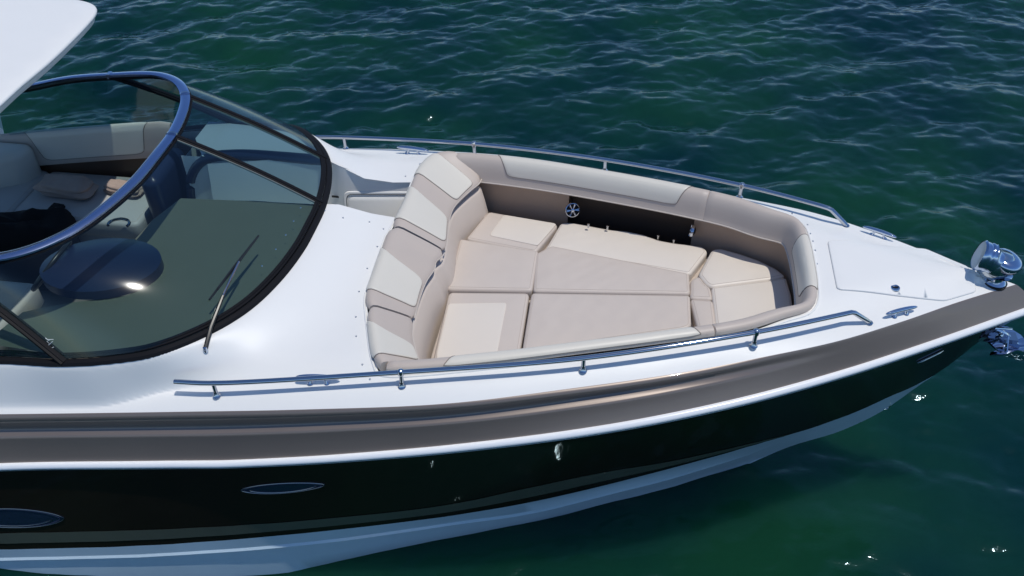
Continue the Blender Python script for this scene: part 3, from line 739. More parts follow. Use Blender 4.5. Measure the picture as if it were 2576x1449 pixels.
mb = MB(); mb.tube([bkpt(t, 11.2) for t in np.linspace(ts+.006, tm-.006, 80)], .004, 6); fin(mb.build('piping', m_pipel), parent=BR[0])
mb = MB(); mb.tube([bkpt(t, 11.2) for t in np.linspace(0, ts-.006, 40)], .004, 6); fin(mb.build('piping', m_pipel), parent=BR[2])
mb = MB(); mb.tube([bkpt(t, 11.2) for t in np.linspace(tm+.004, 1, 80)], .004, 6); fin(mb.build('piping', m_pipel), parent=BR[1])
# lower back panel down to the seat
G = []
for t in np.linspace(0, 1, 120):
    i = t*219; f = np.array([np.interp(i, range(220), frc[:, k]) for k in (0, 1)]); b = np.array([np.interp(i, range(220), bk[:, k]) for k in (0, 1)]); z0 = float(sz(b[0]))+.045-.112; dn = (f-b)/np.linalg.norm(f-b)
    q = f-dn*.035; ft = f+dn*.055; q = f-dn*.045; G.append([(q[0], q[1], z0-.0), (q[0], q[1], z0-.050), (f[0]-dn[0]*.012, f[1]-dn[1]*.012, z0-.058), (f[0]+dn[0]*.0, f[1]+dn[1]*.0, z0-.070), (ft[0], ft[1], -.26), (ft[0], ft[1], -.5)])
mb = MB().grid(G); fin(mb.build('back_panel', m_taupe2, sharp=45), 'lower padded panel behind the aft seats')

# --- seats of the bow lounge
def pz(px, py): 
    q = on(px, py, lambda x, y: float(ZS(x)), -.2); return (q[0], q[1])
def pc(name, poly, mat, lab=None, **k):
    o = cushion(name, poly, ZS, k.pop('h', .10), mat, None, **k); return fin(o, lab)
s1 = [(1.06, .925), (1.63, .80), (1.625, .755), (1.515, .455), (.995, .56)]
c1 = pc('seat_cushion', [pz(1172, 600), pz(1347, 634), pz(1404, 563), pz(1229, 531)], m_taupe2, 'port aft seat cushion with cream centre', seed=3)
def insetpad(parent, poly, mat, seed, dz=.004):
    o = cushion('cushion_panel', poly, lambda x, y: ZS(x)+dz+.005, .012, mat, None, r=.006, rc=.015, puff=.003, seed=seed, wr=.0008); fin(o, parent=parent); return o
insetpad(c1, [pz(1268, 543), pz(1399, 565), pz(1352, 619), pz(1232, 594)], m_cream, 4)
outer2 = [(1.635, .775), (1.70, .782), (1.80, .760), (1.97, .712), (2.08, .70), (2.2, .665), (2.30, .607), (2.41, .578), (2.50, .566), (2.585, .55)]
c2 = pc('seat_cushion', outer2+[(2.615, .50), (2.50, .262), (1.56, .478)], m_cream, 'long cream port seat cushion with wavy outer edge', seed=5, rc=.02)
c2m = pc('seat_cushion', [(x, -y) for x, y in outer2+[(2.615, .50), (2.50, .262), (1.56, .515)]], m_cream, 'long cream starboard seat cushion under the bolster', seed=6, rc=.02)
f3 = [(2.50, .262), (2.545, .32), (2.635, .52), (2.70, .535), (2.82, .485), (2.93, .425), (3.03, .345), (3.09, .24), (3.105, .14), (2.62, .095), (2.515, .16)]
c3 = pc('seat_cushion', [(2.555, .26), (2.645, .52), (2.70, .535), (2.82, .485), (2.93, .425), (3.03, .345), (3.085, .27), (2.98, .235), (2.63, .148), (2.60, .17)], m_cream, 'rounded cream cushion on the port side of the bow seat', seed=8, rc=.02)
c4 = pc('seat_cushion', [(2.63, .142), (2.985, .229), (3.085, .26), (3.10, .10), (3.10, -.12), (3.07, -.28), (2.655, -.28), (2.645, -.2)], m_cream, 'cream centre cushion of the bow seat', seed=9, rc=.015)
c4b = pc('seat_cushion', [(2.655, -.287), (3.068, -.287), (2.95, -.41), (2.82, -.48), (2.66, -.53), (2.60, -.45)], m_cream, 'cream cushion on the starboard side of the bow seat', seed=12, rc=.02)
c4c = pc('seat_bolster', [(2.505, .205), (2.555, .25), (2.592, .17), (2.622, .14), (2.632, .03), (2.50, .035)], m_taupe2, 'taupe front roll of the bow seat, port half', seed=10, rc=.02)
c4d = pc('seat_bolster', [(2.50, .027), (2.632, .022), (2.645, -.2), (2.65, -.30), (2.545, -.26)], m_taupe2, 'taupe front roll of the bow seat, starboard half', seed=11, rc=.02)
c6 = pc('seat_cushion', [pz(1130, 734), pz(1331, 736), pz(1306, 890), (1.50, -.76), (1.07, -.86), (1.02, -.60)], m_taupe2, 'starboard aft seat cushion with cream centre', seed=13)
insetpad(c6, [pz(1130, 766), pz(1274, 764), pz(1247, 905), (1.32, -.74), (1.09, -.80), pz(1100, 890)], m_cream, 14)
def filler(poly, lab, seed, dz=.012, h=.085):
    o = cushion('filler_cushion', poly, lambda x, y: ZS(x)+dz, h, m_taupe2, None, r=.02, rc=.02, puff=.006, seed=seed, wr=.0042); tag(o, lab, 'cushion', 'loose filler cushions of the bow lounge'); return o
filler([pz(1158, 603), pz(1354, 633), pz(1338, 733), pz(1125, 729)], 'square taupe filler cushion beside the port backrest', 21)
filler([pz(1348, 641), pz(1388, 620), pz(1733, 690), pz(1735, 741), pz(1342, 734)], 'long wedge taupe filler cushion in the middle, on the port side', 22)
filler([pz(1338, 739), pz(1735, 745), pz(1738, 822), pz(1722, 830), pz(1314, 888)], 'largest taupe filler cushion, on the starboard side of the lounge', 23)
# seat base under the cushions
sb = [(.99, .55), (1.1, .87), (1.62, .77), (2.2, .66), (2.58, .55), (2.82, .48), (3.04, .33), (3.09, .1), (3.09, -.1), (3.04, -.33), (2.82, -.48), (2.2, -.66), (1.5, -.76), (1.07, -.84), (.98, -.5)]
cushion_base = cushion('seat_base', sb, lambda x, y: ZS(x)-.075, .14, m_taupe, None, r=.01, rc=.03, puff=0, wr=0, step=.2); fin(cushion_base)

# --- snap studs around the coaming
stm = MB().lathe([(.0001, .004), (.0045, .0035), (.006, .001), (.0065, -.001)], 10).build('snap_stud', principled('dull_stud', (.55, .56, .58), .35, metal=.8)); std = stm.data; bpy.data.objects.remove(stm)
i3 = lambda x, y: (766.7+x*.4409, 319.4+y*.4409)
i5 = lambda x, y: (1916.7+x*.3528, 511.1+y*.3528)
studs = [i3(*p) for p in ((115, 478), (218, 519), (369, 543), (449, 583), (414, 684), (357, 808), (310, 940), (292, 1085), (294, 1195), (329, 1356), (372, 1440), (657, 212), (575, 282))]+[i5(*p) for p in ((325, 155), (345, 218), (363, 272), (380, 337), (392, 433), (402, 562), (405, 672), (325, 795), (215, 75))]+[(1705, 860), (1560, 885), (1380, 905), (1200, 922)]
for p in studs:
    q = on(*p, lambda x, y: float(Dk(x, y)), .1); o = bpy.data.objects.new('snap_stud', std); C.objects.link(o); fin(o); o.matrix_basis = Matrix.Translation(q+[0, 0, .0005])

mb = MB(); mb.tube([(p[0], p[1], float(Dk(p[0], p[1]))+.001) for p in inset(rim, -.014) if True], .007, 8, closed=True); fin(mb.build('coaming_lip', m_white))
# --- anchor locker hatch
hp = [on(*p, lambda x, y: float(Dk(x, y)))[:2] for p in ((2083, 608), (2107, 729), (2375, 757), (2454, 734), (2433, 673), (2326, 628))]
hz = lambda x, y: Dk(x, y)+.009
hatch = fin(cushion('anchor_hatch', hp, hz, .012, m_white, None, r=.006, rc=.02, puff=0, wr=0, step=.06), 'white anchor locker lid')
q = inset(resamp(roundpoly(hp, .02), step=.02, closed=True), .0)
if .5*np.sum(q[:, 0]*np.roll(q[:, 1], -1)-np.roll(q[:, 0], -1)*q[:, 1]) < 0: q = q[::-1]
q = inset(q, -.002); mb = MB(); mb.tube([(a, b, float(Dk(a, b))+.001) for a, b in q], .0022, 6, closed=True); fin(mb.build('hatch_seal', m_greyw))
lc = on(2252, 724, lambda x, y: float(hz(x, y)), .25)
mb = MB().lathe([(.0001, .003), (.012, .003), (.014, .005), (.024, .005), (.027, .001), (.027, -.002)], 24, lc); lt = fin(mb.build('hatch_latch', m_chrome), parent=None)
mb = MB().box((lc[0], lc[1], lc[2]+.0055), (.034, .009, .004), .2); fin(mb.build('latch_handle', m_dark), parent=lt)
# --- cleats
def cleat_mesh():
    body = MB()
    xs = np.linspace(-1, 1, 25); P = [(x*.118, 0, .040+.006*(1-x*x)-.0*abs(x)) for x in xs]; r = [.0125*(1-abs(x)**2.6)**.5+.0028 for x in xs]; body.tube(P, r, 10)
    foot = MB().tube([(0, 0, .0), (-.007, 0, .012), (-.015, 0, .038)], [.016, .0085, .009], 10).lathe([(.0001, .004), (.016, .004), (.020, .0)], 14)
    return body, foot
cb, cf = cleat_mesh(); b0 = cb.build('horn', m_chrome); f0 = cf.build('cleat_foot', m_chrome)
first = True
for (x, y) in ((3.575, -.349), (3.575, .349), (.535, -1.115), (.535, 1.115)):
    dy = float(yA(x+.1)-yA(x-.1))/.2; a = math.atan(dy)*(1 if y > 0 else -1)
    if x > 3: a *= .85
    e = empty('cleat'); fin(e); z = float(Dk(x, y)); e.matrix_basis = Matrix.Translation((x, y, z))@Matrix.Rotation(a, 4, 'Z')@Matrix.Scale(.84 if x > 3 else 1, 4)
    o = b0 if first else b0.copy(); f1 = f0 if first else f0.copy(); f2 = f0.copy()
    for q in (o, f1, f2):
        if q.name not in C.objects: C.objects.link(q)
        q.parent = e
    f1.matrix_basis = Matrix.Translation((.045, 0, 0)); f2.matrix_basis = Matrix.Translation((-.045, 0, 0))@Matrix.Rotation(math.pi, 4, 'Z')
    first = False
# --- grab rails
RP = [(-.214, 1.221, .078), (0, 1.218, .093), (.984, 1.100, .188), (1.904, .930, .242), (2.776, .672, .289), (3.24, .488, .304), (3.279, .470, .304)]
POSTS = [(0, 1.222, 0), (.983, 1.110, .092), (1.905, .935, .156), (2.778, .680, .197)]
foot = (3.40, .434, .213)
for sg in (-1, 1):
    e = empty('bow_rail'); fin(e, 'starboard stainless bow rail' if sg < 0 else 'port stainless bow rail')
    top = resamp(catmull([(x, y*sg, z) for x, y, z in RP], 10), step=.05)
    P = list(top)+[np.array([3.30, .463*sg, .297]), np.array([3.38, .44*sg, .232]), np.array([foot[0], foot[1]*sg, foot[2]])]
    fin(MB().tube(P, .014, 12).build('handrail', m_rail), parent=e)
    for k, (x, y, z) in enumerate(POSTS):
        zt = float(np.interp(x, [p[0] for p in RP], [p[2] for p in RP])); yt = float(np.interp(x, [p[0] for p in RP], [p[1] for p in RP]))
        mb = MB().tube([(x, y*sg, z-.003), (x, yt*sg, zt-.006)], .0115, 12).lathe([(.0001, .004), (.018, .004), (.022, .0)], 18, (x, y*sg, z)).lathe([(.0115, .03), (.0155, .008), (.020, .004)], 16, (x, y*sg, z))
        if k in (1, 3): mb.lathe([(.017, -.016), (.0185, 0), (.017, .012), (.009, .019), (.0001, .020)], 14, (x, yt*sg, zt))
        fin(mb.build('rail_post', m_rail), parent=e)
    fin(MB().lathe([(.0001, .005), (.017, .004), (.021, .0)], 16, (foot[0], foot[1]*sg, foot[2])).build('rail_foot', m_rail), parent=e)

# --- portholes, bow eye, trim strip on the hull
def hull_frame(x, w):
    p = hullpt(x, w); dx = hullpt(x+.02, w)-hullpt(x-.02, w); dw = hullpt(x, w+.02)-hullpt(x, w-.02); dx /= np.linalg.norm(dx); dw /= np.linalg.norm(dw); nn = np.cross(dw, dx); nn /= np.linalg.norm(nn)
    if nn[1] > 0: nn = -nn
    return p, nn
def hull_off(x, z, off, sg=1):
    yl, zl = low(x); zc = float(zC(x)); w = (z-zc)/(zl-zc); p, nn = hull_frame(x, float(w)); p = p+nn*off; return np.array([p[0], p[1]*sg, p[2]])
def porthole(pxs, h, sg=1):
    a, _ = on_hull(*pxs[0]); b, _ = on_hull(*pxs[1]); e = empty('porthole'); fin(e)
    L = (b[0]-a[0])/2; cx = (a[0]+b[0])/2; zc_ = (a[2]+b[2])/2; sl = (b[2]-a[2])/(b[0]-a[0])
    t = np.linspace(0, 2*math.pi, 64, endpoint=False)
    def ring(s, off): return [hull_off(cx+L*s*math.cos(k), zc_+sl*L*s*math.cos(k)+h*s**1.0*math.copysign(abs(math.sin(k))**1.25, math.sin(k)), off, sg) for k in t]
    fin(MB().tube(ring(1, .003), .0035, 6, closed=True).build('porthole_rim', m_rimd), parent=e)
    fin(MB().tube(ring(.93, .004), .003, 6, closed=True).build('porthole_gasket', m_navy), parent=e)
    rr_ = ring(.80, .004); lr = rr_[33:63]
    fin(MB().tube(lr, .004, 6).build('porthole_ledge', m_rimd), parent=e)
    G = [ring(.98, .001), ring(.9, -.001+.004), ring(.5, .003), ring(.02, .003)]; fin(MB().grid(G, cv=True).build('porthole_pane', principled('porthole_glass', (.012, .018, .045), .05, coat=.4)), parent=e)
    return e
for sg in (1, -1):
    s = 'starboard' if sg > 0 else 'port'
    porthole(((607, 1232), (817, 1218)), .052, sg)['label'] = 'forward porthole on the '+s+' hull side'
    porthole(((-110, 1302), (161, 1302)), .092, sg)['label'] = 'aft porthole on the '+s+' hull side'
be = at(2221, 1020, y=0.0); fin(MB().tube([(be[0]+.02+.022*math.cos(a), 0, be[2]+.03*math.sin(a)) for a in np.linspace(0, 2*math.pi, 18)], .006, 8, closed=False).build('bow_eye', m_rail))
a, _ = on_hull(2306, 911); b, _ = on_hull(2372, 879)
fin(MB().tube([hull_off(a[0]+(b[0]-a[0])*k, a[2]+(b[2]-a[2])*k, .006) for k in np.linspace(0, 1, 8)], [.002]+[.008]*6+[.002], 8).build('strake_trim', m_steelins))  # thin steel strip on the hull side below the rub rail
fin(MB().tube([hull_off(a[0]+(b[0]-a[0])*k, a[2]+(b[2]-a[2])*k, .006, -1) for k in np.linspace(0, 1, 8)], [.002]+[.008]*6+[.002], 8).build('strake_trim', m_steelins))

# --- searchlight on the stem head
e = empty('searchlight'); fin(e, 'chrome searchlight on the tip of the bow'); c = Vector((4.150, 0, .226))
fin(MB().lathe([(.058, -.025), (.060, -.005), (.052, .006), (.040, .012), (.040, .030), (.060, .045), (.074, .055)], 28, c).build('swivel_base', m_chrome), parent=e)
fin(MB().lathe([(.066, -.026), (.067, -.008), (.058, -.004)], 28, c).build('base_gasket', m_dark), parent=e)
# housing: loft of rings along its axis, lens end looks aft
ax = Vector((-.97, .12, .18)).normalized(); sd_ = ax.cross(Vector((0, 0, 1))).normalized(); up = sd_.cross(ax)
cc = c+Vector((-.085, 0, .150)); G = []
prof = [(-.085, .004, .004), (-.082, .04, .045), (-.07, .055, .062), (-.055, .060, .068), (-.04, .062, .070), (-.022, .066, .080), (-.012, .066, .088), (-.004, .064, .086), (.004, .066, .090), (.012, .066, .088), (.018, .064, .085), (.024, .066, .088), (.032, .066, .088), (.048, .070, .092), (.058, .064, .084)]
def sgn(v, p): return math.copysign(abs(v)**p, v)
for (t, rw, rh) in prof:
    row = []
    for k in range(32):
        a = k*2*math.pi/32; row.append(cc+ax*t+sd_*(rw*sgn(math.cos(a), .8))+up*((rh if math.sin(a) > 0 else rh*.95)*sgn(math.sin(a), .8)+(-.012 if t < -.02 else 0)))
    G.append(row)
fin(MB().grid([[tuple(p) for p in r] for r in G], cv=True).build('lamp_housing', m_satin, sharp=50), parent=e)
G = [[tuple(cc+ax*(.056-.012*(1-s))+sd_*(.062*s*sgn(math.cos(k*2*math.pi/32), .8))+up*(.082*s*sgn(math.sin(k*2*math.pi/32), .8))) for k in range(32)] for s in (1, .7, .4, .02)]
fin(MB().grid(G, cv=True).build('lamp_lens', m_lens), parent=e)
G = [[(c.x-.035+.088*math.cos(th)*r, .062*math.sin(th)*r, c.z+z) for th in np.linspace(0, 2*math.pi, 28, endpoint=False)] for r, z in ((.35, .02), (.66, .030), (.95, .055), (1.1, .09), (1.12, .125), (1.02, .16), (.75, .185), (.02, .20))]
fin(MB().grid(G, cv=True).build('lamp_body', m_steelins), parent=e)
# broad round cowl at the back
cb_ = c+Vector((.015, -.0, .142)); fin(MB().lathe([(.0001, .034), (.04, .033), (.066, .028), (.080, .018), (.086, .004), (.084, -.012), (.076, -.035), (.060, -.058), (.044, -.075)], 32, cb_, (.25, -.12, 1)).build('lamp_cowl', m_satin), parent=e)
# --- bow roller and anchor
fin(MB().box((4.30, 0, -.20), (.22, .07, .03)).build('anchor_roller', m_rail))
def build_anchor():
    e = empty('anchor', (4.40, 0, -.22)); tag(e, 'polished steel anchor hanging under the tip of the bow', 'anchor')
    def add(mb, nm, mt=m_chrome):
        mb.V = [(v[0]-4.40, v[1], v[2]+.22) for v in mb.V]; o = mb.build(nm, mt); o.parent = e; return o
    sh = MB(); P = [(4.17, 0, -.14), (4.26, 0, -.16), (4.36, 0, -.20), (4.43, 0, -.26), (4.50, 0, -.25), (4.60, 0, -.20)]
    sh.sweep(resamp(catmull(P, 6), step=.03), [(-.009, -.022), (.009, -.022), (.009, .022), (-.009, .022)]); add(sh, 'shank')
    # plough-like fluke: creased plate with two wings
    for sg in (-1, 1):
        top = [(4.255, sg*.10, -.262), (4.32, sg*.125, -.225), (4.39, sg*.10, -.20), (4.47, sg*.075, -.235), (4.54, sg*.04, -.29)]
        mid = [(4.28, sg*.055, -.275), (4.34, sg*.05, -.27), (4.40, sg*.035, -.265), (4.47, sg*.03, -.30), (4.55, sg*.02, -.32)]
        low_ = [(4.33, sg*.012, -.300), (4.37, sg*.006, -.33), (4.43, sg*.003, -.345), (4.50, sg*.003, -.36), (4.58, sg*.002, -.34)]
        m2 = MB().grid([[np.array(r[i])+np.array([0, 0, dz]) for r in (top, mid, low_)] for i in range(5) for dz in (0,)])
        m2.grid([[np.array(r[i])+np.array([0, 0, -.012]) for r in (top, mid, low_)] for i in range(5)])
        for r in (top, low_): m2.grid([[np.array(r[i]), np.array(r[i])+np.array([0, 0, -.012])] for i in range(5)])
        add(m2, 'fluke')
    add(MB().tube([(4.33, -.11, -.215), (4.36, 0, -.185), (4.33, .11, -.215)], .010, 8), 'cross_bar')
    add(MB().lathe([(.0001, .016), (.012, .01), (.016, 0), (.012, -.01), (.0001, -.016)], 12, (4.31, -.02, -.165), (0, 1, 0)), 'shackle')
    add(MB().tube([(4.20, 0, -.135), (4.27, -.03, -.105), (4.35, -.02, -.11)], .007, 8), 'chain_link')
build_anchor()

# --- windshield
n0 = 26
def span(P, n): return resamp(catmull(P, 10), n=n)
bc = np.array([(x, y, float(zbase(x))+.005) for x, y in catmull(WB[::-1], 10)])          # centre -> port aft
zb_ = .205
TC = [(-.728, 0, .64), (-.735, .25, .638), (-.775, .48, .636), (-.835, .68, .634), (-.90, .80, .633), (-.985, .90, .632), (-1.09, .97, .630), (-1.22, 1.005, .626), (-1.53, 1.0, .600), (-1.85, .99, .56), (-2.2, .975, .48), (-2.8, .96, .36)]
tcv = catmull(TC, 10)
def split(cur, key):    # index nearest to key point
    return int(np.argmin(np.linalg.norm(cur-np.array(key), axis=1)))
def seg(cur, a, b, n): return resamp(cur[a:b+1], n=n)
# full curves stbd aft -> centre -> port aft
full_b = np.vstack([bc[::-1]*[1, -1, 1], bc[1:]]); full_t = np.vstack([tcv[::-1]*[1, -1, 1], tcv[1:]])
keys_b = [(-2.6, -1.20, -.13), (WBq[1][0], -WBq[1][1], .14), (.150, .257, zb_), (.035, .744, zb_), (WBq[1][0], WBq[1][1], .14), (-2.6, 1.20, -.13)]
keys_t = [(-2.8, -.96, .36), (-1.53, -1.0, .60), (-.735, .25, .638), (-.862, .75, .634), (-1.53, 1.0, .60), (-2.8, .96, .36)]
ib = [split(full_b, k) for k in keys_b]; it = [split(full_t, k) for k in keys_t]
ws = empty('windshield'); fin(ws, 'raked wraparound windshield with black frame and polished top rail')
def shift(P, towards, d):
    v = towards-P; return P+v/np.linalg.norm(v, axis=1)[:, None]*d
def crown(k, u): return .016+(.026*np.sin(np.pi*np.asarray(u)) if k == 1 else 0*np.asarray(u))
labs = ['starboard side pane', 'large curved starboard pane', 'centre door pane', 'port front pane', 'port side pane']
segs = []
for k in range(5):
    m = 44 if k in (1,) else 22
    b = seg(full_b, ib[k], ib[k+1], m); t = seg(full_t, it[k], it[k+1], m); segs.append((b, t))
    G = []
    for a in np.linspace(.03, .985, 9):
        row = b*(1-a)+t*a
        cr_ = crown(k, np.linspace(0, 1, m)); row = row+np.column_stack([cr_, np.zeros(m), cr_])*math.sin(math.pi*a)   # slight crown
        G.append(row)
    G = np.array(G); mb = MB().grid(G); 
    o = fin(mb.build('glass_pane', m_glass), labs[k], parent=ws)
def glasspt(k, u, a, off=0):
    b, t = segs[k]; i = u*(len(b)-1); B = np.array([np.interp(i, range(len(b)), b[:, j]) for j in range(3)]); T = np.array([np.interp(i, range(len(b)), t[:, j]) for j in range(3)])
    p = B*(1-a)+T*a+np.array([1, 0, 1])*float(crown(k, u))*math.sin(math.pi*a)
    return p+np.array([.55, -.35 if k == 1 else 0, .75])*off
# bottom frame: two stacked black sections
def tow(P, Q, d):   # move P toward Q
    out = []
    for p in P:
        q = Q[np.argmin(np.linalg.norm(Q-p, axis=1))]; v = q-p; out.append(p+v/np.linalg.norm(v)*d)
    return np.array(out)
fb = resamp(full_b[ib[0]:ib[-1]+1], n=150); ft = resamp(full_t[it[0]:it[-1]+1], n=150)
upb = np.array([0, 0, 1.0])
fin(MB().sweep(fb+[0, 0, -.012], [(-.012, -.014), (.020, -.012), (.026, .004), (.018, .018), (-.004, .024), (-.012, .020)]).build('base_gasket', m_blackmat, sharp=35), parent=ws)
cen = np.array([-1.2, 0, 0]); fb2 = fb+(cen-fb)*[1, 1, 0]/np.linalg.norm((cen-fb)[:, :2], axis=1)[:, None]*.026+[0, 0, .016]
fin(MB().sweep(fb2, [(-.018, -.01), (.014, -.006), (.014, .004), (.004, .006), (.002, .013), (-.012, .015), (-.018, .010)]).build('base_frame', m_blackmat, sharp=35), parent=ws)
# top rail, flat polished section
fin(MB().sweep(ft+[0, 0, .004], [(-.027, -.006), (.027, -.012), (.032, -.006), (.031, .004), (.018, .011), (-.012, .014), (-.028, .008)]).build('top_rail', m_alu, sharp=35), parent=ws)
ft2 = ft+(fb2-ft)/np.linalg.norm(fb2-ft, axis=1)[:, None]*.030
fin(MB().sweep(ft2, [(-.018, -.010), (.014, -.010), (.014, .004), (-.018, .004)]).build('rail_lip', m_blackmat, sharp=35), parent=ws)
def bar(p, q, w, h, nm, mt, lift=.0):
    p = np.array(p, float)+[0, 0, lift]; q = np.array(q, float)+[0, 0, lift]; P = np.array([p*(1-a)+q*a+np.array([1, 0, 1])*.016*math.sin(math.pi*a) for a in np.linspace(0, 1, 12)])
    return fin(MB().sweep(P, [(-w, -h), (w, -h), (w, h*.3), (w*.55, h*.5), (w*.5, h), (-w*.5, h), (-w*.55, h*.5), (-w, h*.3)]).build(nm, mt, sharp=30), parent=ws)
for k in (1, 2, 3, 4):
    w = .020 if k in (2, 3) else .028
    bar(full_b[ib[k]], full_t[it[k]], w, .013, 'mullion', m_blackmat, .004)
    p, q = full_b[ib[k]], full_t[it[k]]
    if k in (2, 3):
        off = np.array([0, -.022, .0])
        bar(p+off*1.0+[0, 0, .002], q+off+[0, 0, .002], .004, .005, 'mullion_seal', m_seal, -.004)
# joint caps on the top rail
for k in (2, 3):
    i = it[k]; T = full_t[i+1]-full_t[i-1]; T /= np.linalg.norm(T)
    fin(MB().sweep([full_t[i]-T*.008+[0, 0, .004], full_t[i]+T*.008+[0, 0, .004]], [(-.029, -.019), (.034, -.021), (.034, .012), (.018, .022), (-.014, .023), (-.030, .013)]).build('rail_joint', m_rail, sharp=35), parent=ws)
for k in (1, 4):
    i = it[k]; T = full_t[i+1]-full_t[i-1]; T /= np.linalg.norm(T)
    fin(MB().sweep([full_t[i]-T*.014+[0, 0, .004], full_t[i]+T*.014+[0, 0, .004]], [(-.024, -.018), (.024, -.018), (.024, .016), (-.024, .016)]).build('rail_clip', m_chrome), parent=ws)
# glass clips (small bright dots near the foot of the big pane)
for u, a in ((.93, .12), (.86, .12), (.79, .12), (.72, .12), (.64, .12)):
    p = glasspt(1, u, a, .002); fin(MB().lathe([(.0001, .003), (.004, .002), (.005, 0)], 8, p).build('glass_clip', m_chrome), parent=ws)
# etched maker's mark at the foot of the big pane
def find_glass(px, py, k):
    v = _d + R_*((px-1288)/FPX) + U_*((724.5-py)/FPX); best = (9, 0, 0)
    for rng_u, rng_a in (((0, 1), (0, 1)),):
        for u in np.linspace(0, 1, 121):
            for a in np.linspace(0, 1, 61):
                p = glasspt(k, u, a)-CAM; d = np.linalg.norm(p-v*(p@v)/(v@v))
                if d < best[0]: best = (d, u, a)
    return best
def stroke(pts, nm, mat, r=.0016, k=1):
    mb = MB()
    for s in pts:
        P = []
        for px, py in s:
            d, u, a = find_glass(px, py, k); P.append(glasspt(k, u, a, .003))
        mb.tube(P, r, 5)
    return fin(mb.build(nm, mat), parent=ws)
stroke([[(112, 849), (119, 853), (136, 853)], [(124, 853), (120, 862), (126, 864)], [(130, 858), (123, 869), (131, 872)], [(118, 875), (124, 878)], [(133, 874), (129, 880)]], 'etched_mark', m_text)
if 0:
    best = []
    for u in np.linspace(.02, .98, 60):
        for a in np.linspace(.03, .95, 40):
            p = glasspt(1, u, a); du = glasspt(1, u+.01, a)-glasspt(1, u-.01, a); da = glasspt(1, u, a+.01)-glasspt(1, u, a-.01); nn = np.cross(du, da); nn /= np.linalg.norm(nn)
            if nn[2] < 0: nn = -nn
            v = CAM-p; v /= np.linalg.norm(v); r = 2*(v@nn)*nn-v; q = p-CAM; zz = q@_d; best.append((float(r@np.array(SUN)), 1288+FPX*(q@R_)/zz, 724.5-FPX*(q@U_)/zz, u, a))
    best.sort(reverse=True); print('HL', [tuple(round(float(w), 3) for w in b) for b in best[:4]])
# wipers
def wiper(base, elbow, tipa, tipb, k, sc=1):
    e = empty('wiper'); fin(e)
    zz = .1
    for _ in range(40): bz = at(*base, z=zz); zz = .7*zz+.3*float(Dk(bz[0], bz[1]))
    bz[2] += .016
    _, u, a = find_glass(*elbow, k); el = glasspt(k, u, a, .035); _, u, a = find_glass(*tipa, k); ta = glasspt(k, u, a, .018); _, u, a = find_glass(*tipb, k); tb = glasspt(k, u, a, .018)
    mid = bz*.45+el*.55+np.array([0, 0, .030])
    fin(MB().lathe([(.0001, .016), (.010, .014), (.013, .0), (.013, -.016)], 14, bz).build('wiper_pivot', m_chrome), parent=e)
    fin(MB().tube([bz, bz*.8+el*.2+[0, 0, .030], mid], [.013, .012, .010], 8).build('wiper_arm', m_dark), parent=e)
    fin(MB().tube([mid, mid*.5+el*.5+[0, 0, .003], el], [.007, .0075, .007], 8).build('arm_rod', m_rail), parent=e)
    up_ = np.array([.5, -.3, .7])
    fin(MB().tube([ta, ta*.5+tb*.5, tb], [.006, .010, .006], 6).build('wiper_blade', m_dark), parent=e)
    fin(MB().tube([ta*.85+tb*.15+up_*.006, ta*.5+tb*.5+up_*.022, ta*.15+tb*.85+up_*.006], .0075, 6).build('blade_yoke', m_dark), parent=e)
    return e
wiper((518, 884), (600, 662), (528, 756), (648, 598), 1)['label'] = 'starboard wiper resting on the big pane'

# --- dash and cockpit seen through the glass
cockpit_in = wih
dz = lambda x, y: .165+.035*ss(-.9, .1, x)+0*y
dsh = []
wi_s = [p for p in wih if p[1] < .255 and p[0] > -1.35]
dash_poly = np.array([p for p in wi_s if p[1] < .23]+[(-1.30, -1.15), (-1.12, -.86), (-.66, -.66), (-.62, -.44), (-.95, -.22), (-.86, .10), (-.78, .235), (-.12, .235)])
# order: port edge -> around the stbd base -> aft -> inner edge
a0 = np.array([p for p in wi_s if p[1] < .22]); dash_poly = np.vstack([a0, [(-1.28, -1.12), (-1.22, -.9), (-1.0, -.80), (-.70, -.70), (-.60, -.52), (-.72, -.33), (-.90, -.2), (-.88, .0), (-.80, .245), (-.40, .247), (.07, .247)]])
V, F = sheet(dash_poly, [], dz, .06); mb = MB(); mb.V = [tuple(v) for v in V]; mb.F = F
skirt(mb, dash_poly[-10:], dz, .35)
ds = fin(mb.build('dashboard', m_dash, sharp=50), 'olive grey dashboard behind the starboard glass')
# instrument cowl: smooth low dome
def dome(c, ra, rb, h, nm, mat, ang=0, parent=None, z0=0, seg=40, pw=2.2, rim=0):
    G = []
    for s in np.linspace(1, .01, 14):
        row = []
        for k in range(seg):
            a = k*2*math.pi/seg; x, y = ra*s*math.cos(a), rb*s*math.sin(a); row.append((c[0]+x*math.cos(ang)-y*math.sin(ang), c[1]+x*math.sin(ang)+y*math.cos(ang), c[2]+h*(1-s**pw)))
        G.append(row)
    G.insert(0, [(p[0], p[1], p[2]-.06) for p in G[0]])
    return fin(MB().grid(G, cv=True).build(nm, mat, sharp=60), parent=parent)
dome((-.93, -.53, .235), .345, .245, .05, 'instrument_cowl', m_navy, .12)
